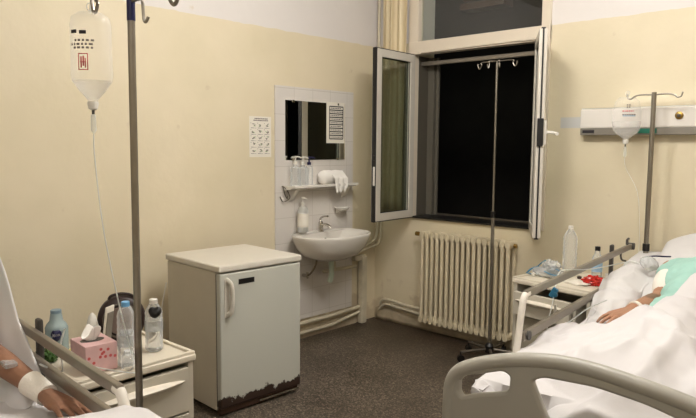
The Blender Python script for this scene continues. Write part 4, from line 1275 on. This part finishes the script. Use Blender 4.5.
for pts in ([(-.12, -.055, .012), (-.115, -.02, .035), (-.085, .0, .05)], [(-.075, -.01, .055), (-.06, .01, .08), (-.03, .01, .098)], [(.06, -.04, .055), (.09, -.03, .065), (.11, -.02, .055)], [(.03, -.065, .045), (.075, -.065, .035), (.115, -.05, .03)], [(-.12, -.06, .01), (-.08, -.075, .012), (-.05, -.075, .014)]):
    b = nb(); tube(b, pts, .0075, 8, smooth=4, flat=.5); obj('blue_edge', b, 'tealpack', t)
for (x, y, z) in ((-.045, -.078, .015), (.09, -.01, .088)):
    b = nb(); box(b, x-.012, x+.012, y-.008, y+.004, z-.008, z+.012, .003, rot=Matrix.Rotation(.4, 3, 'Y')); obj('cap', b, 'white', t)
crumple('snack_packet', 'glossy red crinkled packet at the front of the right nightstand', 'packet', (2.245, -.60, RZ_), .055, (1.15, .6, .55), 'red', 9)
b = nb(); box(b, -.075, .05, -.05, .05, 0, .008, .002); box(b, -.05, .075, -.04, .055, .008, .012, .001, rot=Matrix.Rotation(.3, 3, 'Z'))
o = obj('booklet', b, 'paper'); o.location = (2.16, -.63, RZ_+.0); o.rotation_euler = (0, 0, -.4); tag(o, 'thin white papers lying beside the red packet', 'papers')
b = nb(); lathe(b, [(.018, 0), (.023, .045), (.025, .05), (.023, .05), (.017, .006), (.001, .006)], (0, 0, 0), 18)
o = obj('plastic_cup', b, 'white'); o.location = (2.275, -.44, RZ_); tag(o, 'small white plastic cup at the right corner of the right nightstand', 'cup')
b = nb(); lathe(b, [(.012, 0), (.014, .004), (.014, .014), (.003, .018)], (0, 0, 0), 14)
o = obj('bottle_cap', b, 'bag'); o.location = (2.10, -.47, RZ_); tag(o, 'small dark round cap lying beside the large clear bottle', 'cap')

# infusion line looped over the right bed's rail with a blue clamp
q = Matrix.Rotation(TH, 3, 'Z')
def W(w_, l_, z_): return P0+q@Vector((w_, l_, z_))
t = thing('infusion_line', 'clear infusion line with blue clamp hanging over the right bed rail', 'infusion line', (0, 0, 0))
b = nb(); pts = [W(.02, 1.02, .985), W(.02, .98, .90), W(.015, .94, .84), W(.015, .90, .76), W(.02, .87, .70), W(.05, .92, .68), W(.10, 1.05, .705), W(.14, 1.14, .735), W(.19, 1.20, .79)]
pts = [W(.10, 1.9, .90), W(.06, 1.4, .93), W(.045, 1.08, .972), W(.02, 1.02, .965), W(.016, .985, .90), W(.016, .95, .82), W(.016, .90, .74), W(.025, .90, .70), W(.08, .98, .735), W(.15, 1.06, .80), W(.21, 1.14, .835)]
tube(b, pts, .003, 8, smooth=6); obj('tube', b, 'frost', t)
c_ = W(.012, .975, .875); b = nb(); box(b, c_.x-.014, c_.x+.014, c_.y-.008, c_.y+.008, c_.z-.028, c_.z+.022, .004, rot=Matrix.Rotation(.5, 3, 'Y')); lathe(b, [(.012, -.006), (.012, .006)], c_+Vector((.01, -.006, -.01)), 14, axis=(0, 1, 0)); obj('roller_clamp', b, 'tealpack', t)
c_ = W(.014, 1.0, .80); b = nb(); box(b, c_.x-.006, c_.x+.006, c_.y-.006, c_.y+.006, c_.z-.05, c_.z+.01, .003); obj('port', b, 'white', t)
# medical packing on the right patient's shoulder
t = thing('oxygen_mask', 'clear crumpled oxygen mask with blue strap lying by the right patient', 'oxygen mask', tuple(W(.245, 1.83, .905)), R(30))
b = nb(); ellipsoid(b, (0, 0, .015), (.052, .04, .038), Matrix.Rotation(.5, 3, 'Y'), 20)
for v in b.verts: v.co += v.co.normalized()*.006*nz(v.co.x*60, v.co.y*60, v.co.z*60)
obj('mask_shell', b, 'packclear', t, 30)
b = nb(); tube(b, [(-.02, .0, .05), (.03, .02, .055), (.09, .05, .05), (.13, .09, .045)], .0045, 8, smooth=5); obj('strap', b, 'navy', t)
b = nb(); tube(b, [(-.05, 0, .01), (-.10, .02, .02), (-.13, .0, .0)], .006, 8, smooth=5); obj('hose', b, 'frost', t)

# ================================================================ IV STANDS
def iv_stand(label, loc, top, rz, arms, collar=None, base_r=.22, lean=(0, 0), thick=.0125, sleeve=None, legz=.075, nlegs=5, rot0=0):
    t = thing('iv_stand', label, 'iv stand', (loc[0], loc[1], 0), rz, 'tall iv stands')
    lx, ly = lean
    P = lambda z: (lx*(z/top), ly*(z/top), z)
    cz = collar or .95
    b = nb(); tube(b, [P(.07), P(cz)], thick, 14); obj('lower_tube', b, 'steel' if thick > .011 else 'darksteel', t)
    b = nb(); tube(b, [P(cz-.02), P(top)], thick*.62 if (collar and not sleeve) else thick*.95, 12); pole = obj('pole', b, 'steel', t)
    b = nb(); tube(b, [P(cz-.03), P(cz+.015)], thick*1.35, 14); obj('collar', b, 'black', t)
    for k in range(nlegs):
        a = rot0+2*PI*k/nlegs; b = nb()
        e = (base_r*math.cos(a), base_r*math.sin(a))
        tube(b, [(0, 0, .085), (e[0]*.5, e[1]*.5, .08), (e[0], e[1], legz)], .011, 10); leg = obj('leg', b, 'darksteel', t)
        b = nb(); tube(b, [(e[0], e[1], legz), (e[0], e[1], .03)], .006, 8)
        lathe(b, [(.006, -.010), (.027, -.010), (.027, .010), (.006, .010)], (e[0], e[1], .027), 16, axis=(math.sin(a), -math.cos(a), 0)); obj('caster', b, 'black', leg)
    b = nb(); lathe(b, [(.03, .055), (.034, .06), (.034, .11), (.018, .13), (.014, .13)], (0, 0, 0), 18); obj('hub', b, 'black', t)
    for (pts, r) in arms:
        b = nb(); tube(b, [(x+lx, y+ly, z) for x, y, z in pts], r, 8, smooth=5); obj('hook', b, 'steel', t)
    if sleeve:
        b = nb(); tube(b, [P(sleeve[0]), P(sleeve[1])], thick*1.06, 14); obj('tape_sleeve', b, 'navy', t)
    return t

def hookpts(dx, dy, z, drop=.03, lip=.03, w_=.03, start=.0):
    L = math.hypot(dx, dy); ux, uy = dx/L, dy/L
    f = lambda s, zz: (ux*s, uy*s, z+zz)
    return [f(start, 0), f(L-w_*1.1, 0), f(L-w_, -drop*.5), f(L-w_*.5, -drop-.008), f(L, -drop), f(L+w_*.25, -drop+lip)]

# middle stand in front of the radiator: two long and two short hooks, base with a low bar
ux, uy = math.cos(R(0)), 0
tm = 2.165
arms = [(hookpts(-.150, 0.0, tm, .035, .025, .026), .004), (hookpts(.150, 0.0, tm, .035, .025, .026), .004), (hookpts(.05, -.05, tm, .04, .018, .012), .004), (hookpts(-.045, -.05, tm, .04, .018, .012), .004)]
iv_stand('tall thin iv stand standing in front of the radiator', (1.385, -.315), tm, 0, arms, 1.085, .225, (-.007+.0, 0), .013, rot0=R(20))
# right stand behind the bed head, with a plain two-armed top
tp = 1.905
arms = [([(0, 0, tp-.015), (-.075, 0, tp-.012), (-.115, 0, tp-.02), (-.135, 0, tp-.035), (-.155, 0, tp-.03), (-.162, 0, tp-.005)], .005),
        ([(0, 0, tp-.015), (.075, 0, tp-.012), (.115, 0, tp-.02), (.135, 0, tp-.035), (.155, 0, tp-.03), (.162, 0, tp-.005)], .005)]
iv_stand('iv stand behind the right bed carrying the soft infusion bag', (2.405, -.20), tp, 0, arms, None, .16, (0, 0), .0155, rot0=R(36), nlegs=5)
# left stand in front of the nightstand
tl = 2.10
A = Vector((-.298, .02)); B_ = Vector((.262, .0))
arms = [(hookpts(A.x, A.y, 2.06, .035, .05, .042), .006), (hookpts(B_.x, B_.y, 2.01, .035, .05, .042), .006),
        ([(0, 0, 2.03), (.025, .015, 2.03), (.035, .02, 2.01), (.038, .022, 1.955), (.045, .025, 1.945), (.052, .03, 1.96)], .005)]
iv_stand('iv stand in front of the left nightstand carrying the infusion bottle', (1.812, -3.35), tl, 0, arms, .50, .20, (.012, 0), .0125, sleeve=(1.95, 2.02), rot0=R(12))

def infusion(name, label, top, h, r, flat, prints, level, soft=False, rz=0, tubepts=None, tr=.0028):
    """hangs upside down from 'top'; returns the thing"""
    t = thing(name, label, 'infusion bottle' if not soft else 'infusion bag', top, rz)
    if not soft:
        prof = [(.001, 0), (r*.6, -.002), (r*.92, -.018), (r, -.045), (r*1.0, -h*.5), (r*1.03, -h*.70), (r*.98, -h*.78), (r*.62, -h*.90), (r*.34, -h*.97), (.017, -h), (.017, -h-.02), (.001, -h-.02)]
    else:
        prof = [(.001, 0), (r*.55, -.004), (r*.82, -.03), (r*.98, -h*.35), (r, -h*.62), (r*.9, -h*.80), (r*.5, -h*.92), (.014, -h), (.014, -h-.018), (.001, -h-.018)]
    b = nb(); lathe(b, prof, seg=32, sy=flat); obj('bottle' if not soft else 'bag', b, M_bot, t, 60)
    zl = -h*level
    lp = [(.001, zl), (r*.97*.985, zl)]+[(a*.975, z) for a, z in prof if zl > z > -h]+[(.014, -h), (.001, -h)]
    b = nb(); lathe(b, lp, seg=32, sy=flat*.97); obj('liquid', b, M_liq, t, 60)
    b = nb(); lathe(b, [(.018, -h-.004), (.019, -h-.012), (.015, -h-.03), (.006, -h-.034)], seg=18); obj('stopper', b, 'white', t)
    b = nb(); lathe(b, [(.005, -h-.030), (.005, -h-.05)], seg=10); obj('spike', b, 'darkgrey', t)
    b = nb(); lathe(b, [(.004, -h-.048), (.009, -h-.052), (.0095, -h-.105), (.004, -h-.115)], seg=16); obj('drip_chamber', b, 'frost', t)
    b = nb(); tube(b, [(0, 0, .028), (0, 0, -.002)], .003, 8); pts = [(.012*math.cos(2*PI*k/16), 0, .020+.014*math.sin(2*PI*k/16)) for k in range(17)]; tube(b, pts, .002, 6); obj('hanger_loop', b, 'frost', t)
    for (x0, x1, z0, z1, mt) in prints:
        b = nb(); n = 6
        for k in range(n):
            xa = x0+(x1-x0)*k/n; xb = x0+(x1-x0)*(k+1)/n
            def sp(x, z, o_): 
                rr = r+o_; a = max(-.95, min(.95, x/rr)); return b.verts.new((x, -math.sqrt(1-a*a)*rr*flat, z))
            b.faces.new([sp(xa, z0, .0025), sp(xb, z0, .0025), sp(xb, z1, .0025), sp(xa, z1, .0025)])
        o = obj('printing', b, mt, t); solid(o, .0006, 0)
    if tubepts:
        b = nb(); tube(b, tubepts, tr, 8, smooth=8); obj('infusion_tube', b, 'frost', t)
    return t
M_bot = film('infusion bottle plastic', (.93, .91, .89, 1), .07, .10, .26)
M_liq = film('infusion liquid', (.88, .87, .86, 1), .15, .03, .32)
pr = []
r_ = random.Random(3)
for (x0, x1, z) in ((-.045, -.022, -.075), (-.012, .012, -.078)): pr.append((x0, x1, z-.006, z+.006, 'inkdark'))
for z, xs in ((-.105, (-.03, .03)), (-.118, (-.045, .035)), (-.13, (-.035, .03))):
    x = xs[0]
    while x < xs[1]:
        l = r_.uniform(.005, .012); pr.append((x, x+l, z-.0035, z+.0035, 'ink')); x += l+.006
# framed pink stamp
for (a, c_, d, e) in ((-.018, .016, -.152, -.149), (-.018, .016, -.206, -.203), (-.018, -.015, -.206, -.149), (.013, .016, -.206, -.149), (-.010, -.005, -.198, -.160), (-.002, .003, -.192, -.158), (.005, .009, -.198, -.165), (-.012, .010, -.180, -.177)): pr.append((a, c_, d, e, 'redink'))
infusion('infusion_bottle', 'large clear infusion bottle hanging upside down from the left iv stand', (1.505, -3.33, 2.02), .305, .069, 1, pr, .78, rz=R(42),
         tubepts=[(0, 0, -.415), (.0, 0, -.5), (.022, 0, -.75), (.065, .0, -1.0), (.10, .02, -1.2), (.13, .02, -1.30), (.10, -.10, -1.26), (.02, -.25, -1.18)])
pr = []
for z, xs, mt in ((-.055, (-.012, .012), 'ink'), (-.068, (-.012, .008), 'ink'), (-.092, (-.035, .03), 'redink'), (-.115, (-.035, .045), 'ink'), (-.122, (-.03, .04), 'labelblue')):
    x = xs[0]
    while x < xs[1]:
        l = r_.uniform(.005, .011); pr.append((x, x+l, z-.004, z+.004, mt)); x += l+.004
infusion('infusion_bag', 'soft clear infusion bag hanging from the iv stand at the right bed', (2.249, -.205, 1.885), .265, .088, .55, pr, .58, soft=True, rz=R(30),
         tubepts=[(0, 0, -.375), (.01, 0, -.45), (.09, .03, -.6), (.115, .04, -.80), (.12, .03, -1.05)], tr=.0014)
# infusion line from the left side down to the left patient's hand
t = thing('infusion_line', 'thin clear infusion line hanging down by the left bed rail', 'infusion line', (0, 0, 0))
q2_ = Matrix.Rotation(rzL, 3, 'Z')
def WL(l_, w_, z_): return OL+q2_@toL(l_, w_, z_)
b = nb(); tube(b, [WL(.42, -.035, .95), WL(.42, -.02, .90), WL(.43, -.018, .84), WL(.40, -.022, .80), WL(.36, .03, .83)], .003, 8, smooth=6); obj('tube', b, 'frost', t)

# pieces that stand apart become parts of their own
def split_loose(o):
    me = o.data; n = len(me.vertices); par = list(range(n))
    def find(a):
        while par[a] != a: par[a] = par[par[a]]; a = par[a]
        return a
    for e in me.edges: par[find(e.vertices[0])] = find(e.vertices[1])
    roots = sorted({find(i) for i in range(n)})
    if len(roots) < 2: return
    for k, r_ in enumerate(roots):
        b = nb(); b.from_mesh(me); b.verts.ensure_lookup_table()
        bmesh.ops.delete(b, geom=[b.verts[i] for i in range(n) if find(i) != r_], context='VERTS')
        m2 = bpy.data.meshes.new(o.name); b.to_mesh(m2); b.free()
        for mm in me.materials: m2.materials.append(mm)
        c = o.copy(); c.data = m2; C.objects.link(c)
    bpy.data.objects.remove(o)
for o in list(C.objects):
    if o.type == 'MESH' and o.name.split('.')[0] in ('supply_hose', 'rail_bracket', 'wall_bracket', 'clip', 'bracket', 'lock_plate', 'eyelid', 'reveal_lining', 'pipe_run', 'latch') and o.parent:
        split_loose(o)
